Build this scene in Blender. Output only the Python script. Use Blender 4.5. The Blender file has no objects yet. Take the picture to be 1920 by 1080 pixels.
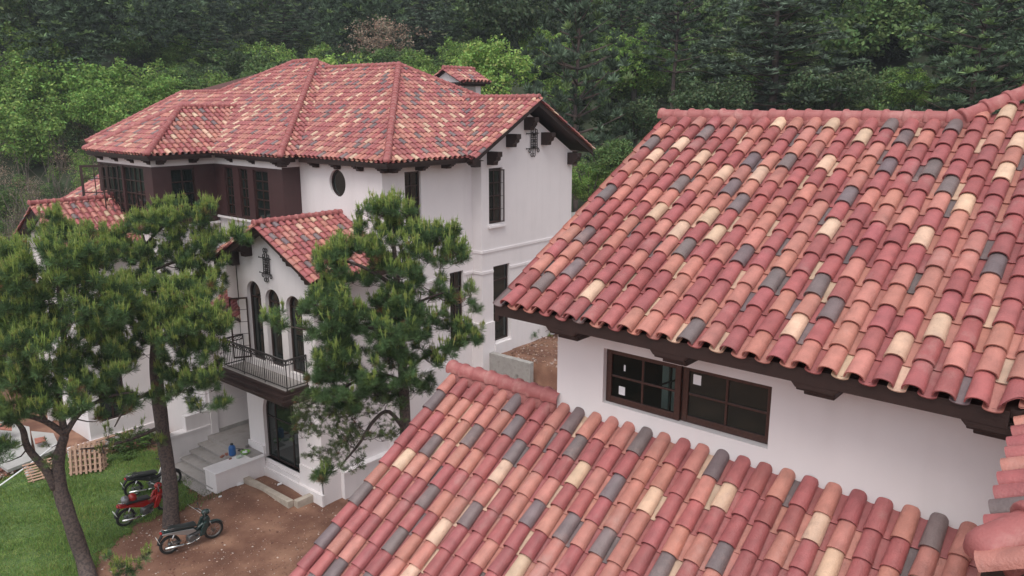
import bpy, bmesh, math, random
import numpy as np
from mathutils import Vector, Matrix
from mathutils.geometry import tessellate_polygon
RNG = np.random.default_rng(7); random.seed(7)
SC = bpy.context.scene; COL = SC.collection
# ------------------------------------------------------------------ camera
CH = 13.4                                    # camera height above the lawn
YAW = math.radians(40.3); PITCH = math.atan(347/1493.); FPX = 1493.
cam = bpy.data.cameras.new('camera'); co = bpy.data.objects.new('camera', cam); COL.objects.link(co)
cam.sensor_width = 36; cam.lens = 36*FPX/1920.; cam.clip_start = .1; cam.clip_end = 2000
co.location = (0, 0, CH); co.rotation_euler = (math.pi/2-PITCH, 0, YAW-math.pi/2)
SC.camera = co
# ------------------------------------------------------------------ light
SUN_EL, SUN_AZ = math.radians(62), math.radians(205)      # direction to the sun, angle from +x
w = bpy.data.worlds.new('World'); SC.world = w; w.use_nodes = True
nt = w.node_tree; bg = nt.nodes['Background']
sky = nt.nodes.new('ShaderNodeTexSky'); sky.sky_type = 'NISHITA'; sky.sun_disc = False
sky.sun_elevation = SUN_EL; sky.sun_rotation = math.pi/2-SUN_AZ; sky.air_density = 1.0; sky.dust_density = 2.0; sky.ozone_density = 1.0
hs = nt.nodes.new('ShaderNodeHueSaturation'); hs.inputs['Saturation'].default_value = .25
nt.links.new(sky.outputs[0], hs.inputs['Color']); nt.links.new(hs.outputs[0], bg.inputs[0]); bg.inputs[1].default_value = .15
sl = bpy.data.lights.new('sun', 'SUN'); sl.energy = 1.15; sl.angle = math.radians(35); sl.color = (1, .96, .9)
so = bpy.data.objects.new('sun', sl); COL.objects.link(so)
so.rotation_euler = Vector((math.cos(SUN_AZ)*math.cos(SUN_EL), math.sin(SUN_AZ)*math.cos(SUN_EL), math.sin(SUN_EL))).to_track_quat('Z', 'Y').to_euler()
SC.view_settings.view_transform = 'Standard'; SC.view_settings.look = 'None'; SC.view_settings.exposure = 0.55; SC.view_settings.gamma = 1

# ------------------------------------------------------------------ measuring helpers (photo points -> places in the world)
_f = np.array([math.cos(YAW), math.sin(YAW), 0]); _r = np.array([math.sin(YAW), -math.cos(YAW), 0])
def ray(px, py):
    u = px-960; v = 540-py
    return _f*(FPX*math.cos(PITCH)+v*math.sin(PITCH))+_r*u+np.array([0, 0, v*math.cos(PITCH)-FPX*math.sin(PITCH)])
def at(px, py, d):
    r_ = ray(px, py); p = r_*d/(r_@_f); p[2] += CH; return p
def onz(px, py, z):
    r_ = ray(px, py); p = r_*(z-CH)/r_[2]; p[2] += CH; return p

# ------------------------------------------------------------------ tags
def tag(o, label=None, cat=None, group=None, kind=None):
    if label: o['label'] = label
    if cat: o['category'] = cat
    if group: o['group'] = group
    if kind: o['kind'] = kind
    return o
def empty(name, loc, rz=0, **k):
    o = bpy.data.objects.new(name, None); COL.objects.link(o); o.location = loc; o.rotation_euler = (0, 0, rz); o.empty_display_size = .2
    return tag(o, **k)
def copy_tree(o, parent=None):
    c = o.copy(); COL.objects.link(c); c.parent = parent
    for ch in list(o.children): copy_tree(ch, c)
    return c
ORIG = {}
def link(name, me, parent=None, loc=None):
    o = bpy.data.objects.new(name, me); COL.objects.link(o)
    if parent is not None:
        o.parent = parent
        if parent.type == 'EMPTY' and parent.name in ORIG: o.location = -Vector(ORIG[parent.name])
    if loc is not None: o.location = loc
    return o
class Pieces:                                 # every box its own part
    def __init__(s, parent, names, bevel=0): s.p, s.n, s.b = parent, names, bevel
    def b2(s, a, b, m):
        a_ = np.array(a, float); b_ = np.array(b, float); e = np.abs(b_-a_); nm = s.n[0] if e[2] > .5 else s.n[1]; q = MB(); q.b2(a, b, m); return q.build(nm, s.p, bevel=s.b)
def wempty(name, loc, **k):                   # empty whose children are given in world coordinates
    o = empty(name, loc, 0, **k); ORIG[o.name] = tuple(loc); return o

# ------------------------------------------------------------------ materials
def mat(name, col, rough=.7, noise=0, nscale=5., bump=0, bscale=40., metal=0, spec=.5, col2=None, attr=None, lo=.35, hi=.65, detail=6):
    m = bpy.data.materials.new(name); m.use_nodes = True; t = m.node_tree; b = t.nodes['Principled BSDF']
    b.inputs['Roughness'].default_value = rough; b.inputs['Metallic'].default_value = metal; b.inputs['Specular IOR Level'].default_value = spec
    tc = t.nodes.new('ShaderNodeTexCoord')
    if attr:
        a = t.nodes.new('ShaderNodeAttribute'); a.attribute_name = attr; src = a.outputs['Color']
    else:
        rgb = t.nodes.new('ShaderNodeRGB'); rgb.outputs[0].default_value = (*col, 1); src = rgb.outputs[0]
    if noise or col2:
        n = t.nodes.new('ShaderNodeTexNoise'); n.inputs['Scale'].default_value = nscale; n.inputs['Detail'].default_value = detail
        t.links.new(tc.outputs['Object'], n.inputs['Vector'])
        if col2:
            mr = t.nodes.new('ShaderNodeMapRange'); mr.inputs['From Min'].default_value = lo; mr.inputs['From Max'].default_value = hi
            t.links.new(n.outputs[0], mr.inputs['Value'])
            mx = t.nodes.new('ShaderNodeMixRGB'); t.links.new(mr.outputs[0], mx.inputs[0]); t.links.new(src, mx.inputs[1]); mx.inputs[2].default_value = (*col2, 1)
            src = mx.outputs[0]
        if noise:
            mr = t.nodes.new('ShaderNodeMapRange'); mr.inputs['From Min'].default_value = .25; mr.inputs['From Max'].default_value = .75
            mr.inputs['To Min'].default_value = 1-noise; mr.inputs['To Max'].default_value = 1+noise
            t.links.new(n.outputs[0], mr.inputs['Value'])
            mx = t.nodes.new('ShaderNodeVectorMath'); mx.operation = 'SCALE'; t.links.new(src, mx.inputs[0]); t.links.new(mr.outputs[0], mx.inputs['Scale'])
            src = mx.outputs[0]
    t.links.new(src, b.inputs['Base Color'])
    if bump:
        n2 = t.nodes.new('ShaderNodeTexNoise'); n2.inputs['Scale'].default_value = bscale; n2.inputs['Detail'].default_value = 5
        t.links.new(tc.outputs['Object'], n2.inputs['Vector'])
        bp = t.nodes.new('ShaderNodeBump'); bp.inputs['Strength'].default_value = bump; bp.inputs['Distance'].default_value = .02
        t.links.new(n2.outputs[0], bp.inputs['Height']); t.links.new(bp.outputs[0], b.inputs['Normal'])
    return m
def leafmat(name, attr='tc', trans=.35, rough=.6):
    m = bpy.data.materials.new(name); m.use_nodes = True; t = m.node_tree; b = t.nodes['Principled BSDF']; out = t.nodes['Material Output']
    a = t.nodes.new('ShaderNodeAttribute'); a.attribute_name = attr
    b.inputs['Roughness'].default_value = rough; b.inputs['Specular IOR Level'].default_value = .25
    t.links.new(a.outputs['Color'], b.inputs['Base Color'])
    tr = t.nodes.new('ShaderNodeBsdfTranslucent'); t.links.new(a.outputs['Color'], tr.inputs[0])
    mx = t.nodes.new('ShaderNodeMixShader'); mx.inputs[0].default_value = trans
    t.links.new(b.outputs[0], mx.inputs[1]); t.links.new(tr.outputs[0], mx.inputs[2]); t.links.new(mx.outputs[0], out.inputs[0])
    return m
def tilemat():
    m = mat('clay_tile', (1, 1, 1), rough=.5, noise=.2, nscale=7., bump=.35, bscale=60., attr='tc', spec=.5, detail=9)
    t = m.node_tree; b = t.nodes['Principled BSDF']; tc = t.nodes.new('ShaderNodeTexCoord')
    src = b.inputs['Base Color'].links[0].from_socket
    n = t.nodes.new('ShaderNodeTexNoise'); n.inputs['Scale'].default_value = 1.7; n.inputs['Detail'].default_value = 8; n.inputs['Roughness'].default_value = .7
    t.links.new(tc.outputs['Object'], n.inputs['Vector'])
    mr = t.nodes.new('ShaderNodeMapRange'); mr.inputs['From Min'].default_value = .56; mr.inputs['From Max'].default_value = .74; mr.inputs['To Max'].default_value = .5
    t.links.new(n.outputs[0], mr.inputs['Value'])
    mx = t.nodes.new('ShaderNodeMixRGB'); t.links.new(mr.outputs[0], mx.inputs[0]); t.links.new(src, mx.inputs[1]); mx.inputs[2].default_value = (.42, .27, .24, 1)   # mortar dust
    n3 = t.nodes.new('ShaderNodeTexNoise'); n3.inputs['Scale'].default_value = 16; n3.inputs['Detail'].default_value = 6; n3.inputs['Roughness'].default_value = .75; t.links.new(tc.outputs['Object'], n3.inputs['Vector'])
    m3 = t.nodes.new('ShaderNodeMapRange'); m3.inputs['From Min'].default_value = .58; m3.inputs['From Max'].default_value = .72; m3.inputs['To Max'].default_value = .35; t.links.new(n3.outputs[0], m3.inputs['Value'])
    x3 = t.nodes.new('ShaderNodeMixRGB'); t.links.new(m3.outputs[0], x3.inputs[0]); t.links.new(mx.outputs[0], x3.inputs[1]); x3.inputs[2].default_value = (.16, .075, .07, 1)   # darker firing marks
    t.links.new(x3.outputs[0], b.inputs['Base Color'])
    return m
M = {}
M['tile'] = tilemat()
M['kerbstone'] = mat('kerb_stone', (.42, .36, .30), rough=.9, noise=.2, nscale=4, bump=.4, bscale=30)
M['ridge'] = mat('ridge_clay', (.34, .105, .10), rough=.6, noise=.15, nscale=6, bump=.3, bscale=60, col2=(.40, .20, .18), lo=.52, hi=.8)
M['mortar'] = mat('mortar', (.30, .11, .10), rough=.9, noise=.2, nscale=20, bump=.6, bscale=40)
def wallmat(name, col, dirt):
    m = mat(name, col, rough=.85, noise=.03, nscale=1.3, bump=.12, bscale=120, spec=.2)
    t = m.node_tree; b = t.nodes['Principled BSDF']; src = b.inputs['Base Color'].links[0].from_socket
    tc = t.nodes.new('ShaderNodeTexCoord'); mp = t.nodes.new('ShaderNodeMapping'); mp.inputs['Scale'].default_value = (1.2, 1.2, .12)
    t.links.new(tc.outputs['Object'], mp.inputs[0])
    n = t.nodes.new('ShaderNodeTexNoise'); n.inputs['Scale'].default_value = 2.5; n.inputs['Detail'].default_value = 8; t.links.new(mp.outputs[0], n.inputs['Vector'])
    mr = t.nodes.new('ShaderNodeMapRange'); mr.inputs['From Min'].default_value = .5; mr.inputs['From Max'].default_value = .8; mr.inputs['To Max'].default_value = dirt
    t.links.new(n.outputs[0], mr.inputs['Value'])
    mx = t.nodes.new('ShaderNodeMixRGB'); t.links.new(mr.outputs[0], mx.inputs[0]); t.links.new(src, mx.inputs[1]); mx.inputs[2].default_value = (.45, .40, .38, 1)
    t.links.new(mx.outputs[0], b.inputs['Base Color'])
    return m
M['wall'] = wallmat('white_render', (.765, .715, .715), .14)
M['trim'] = wallmat('white_trim', (.785, .735, .735), .16)
M['wood'] = mat('dark_brown_timber', (.028, .0125, .010), rough=.55, noise=.25, nscale=6, bump=.2, bscale=60)
M['clad'] = mat('brown_cladding', (.055, .024, .024), rough=.5, noise=.12, nscale=4)
M['frame'] = mat('window_frame_brown', (.035, .017, .014), rough=.4, noise=.2, nscale=12)
M['fframe'] = mat('window_frame_wood', (.060, .026, .020), rough=.38, noise=.35, nscale=30, bump=.1, bscale=50)
M['glass'] = mat('window_glass', (.012, .018, .016), rough=.04, spec=.6)
M['soil_deck'] = mat('roof_underlay', (.10, .04, .035), rough=.9)
M['iron'] = mat('wrought_iron', (.018, .013, .012), rough=.5)
M['concrete'] = mat('raw_concrete', (.36, .34, .32), rough=.9, noise=.25, nscale=3, bump=.4, bscale=30, col2=(.14, .13, .12), lo=.55, hi=.75)
M['stone'] = mat('stone_paving', (.34, .31, .295), rough=.7, noise=.15, nscale=3, bump=.2, bscale=30, col2=(.20, .18, .165), lo=.5, hi=.8)
M['white'] = mat('white_sticker', (.8, .8, .82), rough=.5)
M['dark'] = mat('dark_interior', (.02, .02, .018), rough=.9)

# ------------------------------------------------------------------ mesh collector
class MB:
    def __init__(s): s.v = []; s.f = []; s.m = []; s.sm = []; s.mats = []; s.fc = []
    def mi(s, m):
        m = M[m] if isinstance(m, str) else m
        if m not in s.mats: s.mats.append(m)
        return s.mats.index(m)
    def add(s, vs, fs, m, smooth=False):
        b = len(s.v); s.v += [tuple(map(float, p)) for p in vs]; k = s.mi(m)
        for f in fs: s.f.append([b+i for i in f]); s.m.append(k); s.sm.append(smooth)
        return s
    def box(s, c, h, m, rz=0, R=None):
        vs = []
        for x in (-1, 1):
            for y in (-1, 1):
                for z in (-1, 1):
                    p = Vector((x*h[0], y*h[1], z*h[2]))
                    if R is not None: p = R @ p
                    elif rz: p = Matrix.Rotation(rz, 3, 'Z') @ p
                    vs.append(p+Vector(c))
        return s.add(vs, [(0, 1, 3, 2), (4, 6, 7, 5), (0, 4, 5, 1), (2, 3, 7, 6), (0, 2, 6, 4), (1, 5, 7, 3)], m)
    def b2(s, a, b, m):                       # box from corner to corner
        a = np.array(a, float); b = np.array(b, float); return s.box((a+b)/2, np.abs(b-a)/2, m)
    def tube(s, pts, r, m, n=6, cap=True):
        pts = [Vector(p) for p in pts]; rs = r if hasattr(r, '__len__') else [r]*len(pts)
        vs = []; fs = []; up = None
        for i, p in enumerate(pts):
            t = (pts[min(i+1, len(pts)-1)]-pts[max(i-1, 0)])
            if t.length < 1e-9: t = Vector((0, 0, 1))
            t.normalize()
            if up is None: up = Vector((0, 0, 1)) if abs(t.z) < .9 else Vector((1, 0, 0))
            a = t.cross(up); a = a.normalized() if a.length > 1e-6 else t.orthogonal().normalized(); b_ = a.cross(t).normalized(); up = b_
            for k in range(n):
                q = 2*math.pi*k/n; vs.append(p+(a*math.cos(q)+b_*math.sin(q))*rs[i])
        for i in range(len(pts)-1):
            for k in range(n): k2 = (k+1) % n; fs.append((i*n+k, i*n+k2, (i+1)*n+k2, (i+1)*n+k))
        if cap: fs.append(tuple(range(n))); fs.append(tuple(reversed(range((len(pts)-1)*n, len(pts)*n))))
        return s.add(vs, fs, m, True)
    def torus(s, c, axis, R_, r, m, n=24, k=8, sy=1.0):
        axis = Vector(axis).normalized(); a = axis.orthogonal().normalized() if abs(axis.z) > .9 else axis.cross(Vector((0, 0, 1))).normalized(); b_ = axis.cross(a)
        vs = []; fs = []
        for i in range(n):
            q = 2*math.pi*i/n; d = a*math.cos(q)+b_*math.sin(q)
            for j in range(k):
                w_ = 2*math.pi*j/k; vs.append(Vector(c)+d*(R_+r*math.cos(w_))+axis*r*math.sin(w_)*sy)
        for i in range(n):
            for j in range(k): fs.append((i*k+j, ((i+1) % n)*k+j, ((i+1) % n)*k+(j+1) % k, i*k+(j+1) % k))
        return s.add(vs, fs, m, True)
    def lathe(s, c, prof, m, n=20, axis=(0, 0, 1)):
        axis = Vector(axis).normalized(); a = axis.orthogonal().normalized(); b_ = axis.cross(a)
        vs = []; fs = []
        for (r, h) in prof:
            for i in range(n): q = 2*math.pi*i/n; vs.append(Vector(c)+axis*h+(a*math.cos(q)+b_*math.sin(q))*r)
        for j in range(len(prof)-1):
            for i in range(n): fs.append((j*n+i, j*n+(i+1) % n, (j+1)*n+(i+1) % n, (j+1)*n+i))
        return s.add(vs, fs, m, True)
    def blob(s, c, r, m, n=12, k=8, R=None):
        vs = []; fs = []
        for j in range(k+1):
            t = math.pi*j/k
            for i in range(n):
                q = 2*math.pi*i/n; p = Vector((r[0]*math.sin(t)*math.cos(q), r[1]*math.sin(t)*math.sin(q), r[2]*math.cos(t)))
                if R is not None: p = R @ p
                vs.append(Vector(c)+p)
        for j in range(k):
            for i in range(n): fs.append((j*n+i, (j+1)*n+i, (j+1)*n+(i+1) % n, j*n+(i+1) % n))
        return s.add(vs, fs, m, True)
    def prism(s, poly, off, m, smooth=False):  # poly: 3-D points, off: extrusion vector
        n = len(poly); vs = [Vector(p) for p in poly]+[Vector(p)+Vector(off) for p in poly]
        tri = tessellate_polygon([[Vector(p) for p in poly]])
        fs = [tuple(t) for t in tri]+[tuple(n+i for i in reversed(t)) for t in tri]
        fs += [(i, (i+1) % n, n+(i+1) % n, n+i) for i in range(n)]
        return s.add(vs, fs, m, smooth)
    def mesh(s, name):
        me = bpy.data.meshes.new(name); me.from_pydata(s.v, [], s.f)
        for m in s.mats: me.materials.append(m)
        me.polygons.foreach_set('material_index', s.m); me.polygons.foreach_set('use_smooth', s.sm)
        bm = bmesh.new(); bm.from_mesh(me); bmesh.ops.recalc_face_normals(bm, faces=bm.faces); bm.to_mesh(me); bm.free()
        return me
    def build(s, name, parent=None, loc=None, bevel=0):
        o = link(name, s.mesh(name), parent, loc)
        if bevel:
            b = o.modifiers.new('bevel', 'BEVEL'); b.width = bevel; b.segments = 2; b.limit_method = 'ANGLE'
        return o
def npmesh(name, V, F, mats, col=None, smooth=False, mi=None):     # V (n,3), F (m,k), col per face (m,3)
    me = bpy.data.meshes.new(name); V = np.ascontiguousarray(V, dtype=np.float32); F = np.ascontiguousarray(F, dtype=np.int32); k = F.shape[1]
    me.vertices.add(len(V)); me.vertices.foreach_set('co', V.ravel())
    me.loops.add(F.size); me.loops.foreach_set('vertex_index', F.ravel())
    me.polygons.add(len(F)); me.polygons.foreach_set('loop_start', np.arange(0, F.size, k, dtype=np.int32)); me.polygons.foreach_set('loop_total', np.full(len(F), k, dtype=np.int32))
    if smooth: me.polygons.foreach_set('use_smooth', np.ones(len(F), dtype=bool))
    for m in mats: me.materials.append(m)
    if mi is not None: me.polygons.foreach_set('material_index', mi.astype(np.int32))
    me.update(calc_edges=True)
    if col is not None:
        a = me.attributes.new('tc', 'FLOAT_COLOR', 'FACE'); c = np.ones((len(F), 4), dtype=np.float32); c[:, :3] = col; a.data.foreach_set('color', c.ravel())
    return me

# ------------------------------------------------------------------ roof tiles
PIT = .25; EXP = .335
PAL = np.array([(.335, .100, .098), (.445, .182, .145), (.58, .39, .28), (.172, .128, .130)])
def cell_col(i, j, salt, fam):
    h = random.Random('%d/%d/%d/%s' % (i, j, salt, fam)); r = h.random()
    raw = lambda a, b: random.Random('%d/%d/%d/%s' % (a, b, salt, fam)).random()
    sp = r > .70 and (r > .955 or all(raw(i+di, j+dj) <= r for di, dj in ((-1, 0), (1, 0), (0, 1), (0, -1))))     # pale and grey tiles seldom touch
    k = (2 if h.random() < .45 else 3) if sp else (0 if h.random() < .56 else 1)
    c = PAL[k]*(1+.26*(h.random()-.5)) * (1+.07*(np.array([h.random(), h.random(), h.random()])-.5))
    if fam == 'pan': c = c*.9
    return c
def tile_template(kind):
    n = 11
    L = EXP+.06; th = .013
    if kind == 'cap': hw0, hh0, hw1, hh1 = .096, .088, .084, .076; z0, z1 = .024, .0
    else: hw0, hh0, hw1, hh1 = .080, .045, .086, .045; z0, z1 = .018, -.004
    V = []
    for (y, hw, hh, z, t_) in ((0, hw0, hh0, z0, 0), (0, hw0, hh0, z0, 1), (L, hw1, hh1, z1, 0), (L, hw1, hh1, z1, 1)):
        for i in range(n):
            q = math.pi*i/(n-1)
            if kind == 'cap':
                s_ = 1 if t_ == 0 else 1-th/hw; V.append((-(hw*s_)*math.cos(q), y, z+(hh*s_)*math.sin(q)**.85+(0 if t_ == 0 else 0)))
            else:
                V.append((-(hw)*math.cos(q), y, z+.05-(hh)*math.sin(q)-(th if t_ else 0)))
    F = []
    for i in range(n-1):
        F.append((i, i+1, 2*n+i+1, 2*n+i)); F.append((n+i+1, n+i, 3*n+i, 3*n+i+1)); F.append((i+1, i, n+i, n+i+1))
    F.append((0, 2*n, 3*n, n)); F.append((n-1, 2*n-1, 4*n-1, 3*n-1))
    return np.array(V), np.array(F)
TT = {k: tile_template(k) for k in ('cap', 'pan')}
def tile_face(O, a, hdir, slope, i0, i1, j0, j1, salt, clips=(), keep=None, endcap=False):
    """tiles on a plane through O; a = eave direction, hdir = horizontal up-slope direction. returns list of (V,F,col) after clipping"""
    O = np.array(O, float); a = np.array(a, float); a /= np.linalg.norm(a); h = np.array(hdir, float); h /= np.linalg.norm(h)
    s = h+np.array([0, 0, slope]); s /= np.linalg.norm(s); nrm = np.cross(a, s); nrm *= np.sign(nrm[2])
    Vs, Fs, Cs = [], [], []; b = 0
    for i in range(i0, i1):
        for j in range(j0, j1):
            for kind, du in (('cap', .5), ('pan', 1.0)):
                ctr = O+a*(i+du)*PIT+s*(j+.5)*EXP
                if keep and not keep(ctr): continue
                if any((ctr-np.array(p))@np.array(nn) > .42 for p, nn in clips): continue
                V, F = TT[kind]; r_ = random.Random('%d,%d,%d,%s' % (i, j, salt, kind))
                ja, jy, jz = r_.gauss(0, .009), r_.gauss(0, .006), r_.gauss(0, .002)
                off = .026 if kind == 'cap' else 0
                W = O+np.outer(V[:, 0]+V[:, 1]*ja*1.5+(i+du)*PIT, a)+np.outer(V[:, 1]+j*EXP+jy+(.0 if kind == 'cap' else -.012), s)+np.outer(V[:, 2]+jz+off, nrm)
                Vs.append(W); Fs.append(F+b); b += len(W); Cs.append(np.tile(cell_col(i, j, salt, kind), (len(F), 1)))
    if not Vs: return None
    V = np.vstack(Vs); F = np.vstack(Fs); C = np.vstack(Cs)
    if clips:
        me = npmesh('tmp', V, F, [], C); bm = bmesh.new(); bm.from_mesh(me)
        for p, nn in clips:
            bmesh.ops.bisect_plane(bm, geom=bm.verts[:]+bm.edges[:]+bm.faces[:], dist=1e-5, plane_co=Vector(p), plane_no=Vector(nn), clear_outer=True)
        bm.to_mesh(me); bm.free()
        return me
    return npmesh('tmp', V, F, [], C)
def join_tiles(name, meshes, parent):
    bm = bmesh.new()
    for me in meshes:
        if me is None: continue
        bm.from_mesh(me); bpy.data.meshes.remove(me)
    me = bpy.data.meshes.new(name); bm.to_mesh(me); bm.free(); me.materials.clear(); me.materials.append(M['tile'])
    me.polygons.foreach_set('material_index', np.zeros(len(me.polygons), dtype=np.int32)); me.polygons.foreach_set('use_smooth', np.ones(len(me.polygons), dtype=bool))
    me.set_sharp_from_angle(angle=math.radians(50))
    return link(name, me, parent)
def ridge_line(mb, A, B, r=.115, L=.36, m='ridge', up=(0, 0, 1), start=False):
    A = Vector(A); B = Vector(B); d = (B-A); n = max(1, int(round(d.length/L))); L = d.length/n; d.normalize(); side = d.cross(Vector(up)).normalized(); u = side.cross(d)
    K = 10; rr = random.Random(int(A.x*100+A.y*37))
    for k in range(n):
        vs = []; fs = []; o1 = side*rr.gauss(0, .004)+u*rr.gauss(0, .004)
        prof = [(-.012, r*.9), (-.010, r*1.14), (.0, r*1.2), (.045, r*1.2), (.062, r*1.02), (L, r*.96)]
        if start and k == 0: prof = [(-.10, r*.25), (-.085, r*.7), (-.04, r*.98), (.02, r*1.08), (.1, r*1.04), (L, r*1.0)]
        for (t, q) in prof:
            for i in range(K+1):
                an = math.radians(-20)+math.radians(220)*i/K
                vs.append(A+d*(k*L+t)+side*math.cos(an)*q+u*math.sin(an)*q+o1)
        for j in range(len(prof)-1):
            for i in range(K): fs.append((j*(K+1)+i, j*(K+1)+i+1, (j+1)*(K+1)+i+1, (j+1)*(K+1)+i))
        fs.append(tuple(range(K+1)))
        mb.add(vs, fs, m, True)
def rake_caps(Vlist, O, dirn, slope_vec, n, salt, side=1):
    pass

# ------------------------------------------------------------------ walls and windows
def wall_face(mb, o, u, outer, holes, depth, m='wall', n=None):
    """outer, holes: 2-D loops in (u, z); o world origin (x, y, 0); u unit horizontal; reveal goes to -n"""
    o = Vector(o); u = Vector(u); n = Vector(n)
    P = lambda q: o+u*q[0]+Vector((0, 0, q[1]))
    loops = [outer]+holes; flat = [P(q) for L in loops for q in L]
    tri = tessellate_polygon([[Vector((q[0], q[1], 0)) for q in L] for L in loops])
    mb.add(flat, [tuple(t) for t in tri], m)
    for L in holes:
        k = len(L); vs = [P(q) for q in L]+[P(q)-n*depth for q in L]
        mb.add(vs, [(i, (i+1) % k, k+(i+1) % k, k+i) for i in range(k)], m)
def rect(u0, z0, u1, z1): return [(u0, z0), (u1, z0), (u1, z1), (u0, z1)]
def arch(u0, z0, u1, ztop, n=14):
    r = abs(u1-u0)/2; c = (u0+u1)/2; zc = ztop-r
    return [(u0, z0), (u1, z0)]+[(c+(u1-u0)/2*math.cos(math.pi*i/n), zc+r*math.sin(math.pi*i/n)) for i in range(n+1)]
def oval(c, z, ru, rz, n=28): return [(c+ru*math.cos(2*math.pi*i/n), z+rz*math.sin(2*math.pi*i/n)) for i in range(n)]
def inset(L, d):
    c0 = sum(q[0] for q in L)/len(L); c1 = (min(q[1] for q in L)+max(q[1] for q in L))/2
    ru = (max(q[0] for q in L)-min(q[0] for q in L))/2; rz = (max(q[1] for q in L)-min(q[1] for q in L))/2
    return [(c0+(q[0]-c0)*(ru-d)/ru, c1+(q[1]-c1)*(rz-d)/rz) for q in L]
def window(parent, o, u, n, L, depth, nu=2, nz=4, fw=.06, transom=None, label=None, glass='glass', frame='frame', bar=.022, interior=False):
    """window of outline L set 'depth' behind the wall: a frame mesh with the pane as its child"""
    o = Vector(o); u = Vector(u); n = Vector(n); P = lambda q, d: o+u*q[0]+Vector((0, 0, q[1]))-n*d
    L = inset(L, .004); Li = inset(L, fw); k = len(L); mb = MB()
    d0, d1 = depth-.07, depth-.01
    vs = [P(q, d0) for q in L]+[P(q, d0) for q in Li]+[P(q, d1) for q in L]+[P(q, d1) for q in Li]
    fs = []
    for i in range(k):
        j = (i+1) % k; fs += [(i, j, k+j, k+i), (k+i, k+j, 3*k+j, 3*k+i), (2*k+j, 2*k+i, 3*k+i, 3*k+j), (j, i, 2*k+i, 2*k+j)]
    mb.add(vs, fs, frame)
    us = [q[0] for q in Li]; zs = [q[1] for q in Li]; u0, u1, z0, z1 = min(us), max(us), min(zs), max(zs)
    def span(axis, c):
        xs = []
        for i in range(len(Li)):
            a, b = Li[i], Li[(i+1) % len(Li)]; p, q = (a[axis], b[axis])
            if (p-c)*(q-c) < 0: t = (c-p)/(q-p); xs.append(a[1-axis]+(b[1-axis]-a[1-axis])*t)
        return (min(xs), max(xs)) if len(xs) > 1 else None
    ex = Matrix((u, n, Vector((0, 0, 1)))).transposed()
    for i in range(1, nu):
        c = u0+(u1-u0)*i/nu; sp = span(0, c)
        if sp: mb.box(P((c, (sp[0]+sp[1])/2), depth-.045), (bar, .016, (sp[1]-sp[0])/2+.01), frame, R=ex)
    rows = [z0+(z1-z0)*i/nz for i in range(1, nz)] if transom is None else transom
    for c in rows:
        sp = span(1, c)
        if sp: mb.box(P(((sp[0]+sp[1])/2, c), depth-.048), ((sp[1]-sp[0])/2+.01, .016, bar), frame, R=ex)
    fr = mb.build('window', parent)
    g = MB(); Lg = inset(L, fw*.5); g.add([P(q, depth-.03) for q in Lg], [tuple(range(len(Lg)))], glass)
    link('pane', g.mesh('pane'), fr)
    if label: fr['label'] = label
    return fr
def open_sash(mb, hinge, udir, w_, z0, z1, nu=2, nz=4, t=.045, m='frame', b=.014):
    u = Vector(udir).normalized(); h = Vector(hinge); nn = u.cross(Vector((0, 0, 1))); ex = Matrix((u, nn, Vector((0, 0, 1)))).transposed(); H = z1-z0
    for a in (0, w_): mb.box(h+u*(a+(t/2 if a == 0 else -t/2))+Vector((0, 0, z0+H/2)), (t/2, .02, H/2), m, R=ex)
    for z in (z0+t/2, z1-t/2): mb.box(h+u*w_/2+Vector((0, 0, z)), (w_/2-t, .019, t/2), m, R=ex)
    for i in range(1, nu): mb.box(h+u*w_*i/nu+Vector((0, 0, z0+H/2)), (b/2, .012, H/2-t), m, R=ex)
    for i in range(1, nz): mb.box(h+u*w_/2+Vector((0, 0, z0+H*i/nz)), (w_/2-t, .013, b/2), m, R=ex)
def corbel(mb, c, d, m='wood', w_=.09, L=.5, H=.26):
    """stepped bracket under an eave: c = top point at the wall, d = outward direction"""
    d = Vector(d).normalized(); sd = d.cross(Vector((0, 0, 1))); c = Vector(c)
    prof = [(0, 0), (L, 0), (L, -H*.35), (L*.86, -H*.42), (L*.84, -H*.62), (L*.62, -H*.74), (L*.58, -H), (0, -H)]
    mb.prism([c+d*a+Vector((0, 0, z))-sd*w_ for a, z in prof], sd*2*w_, m)

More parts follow.
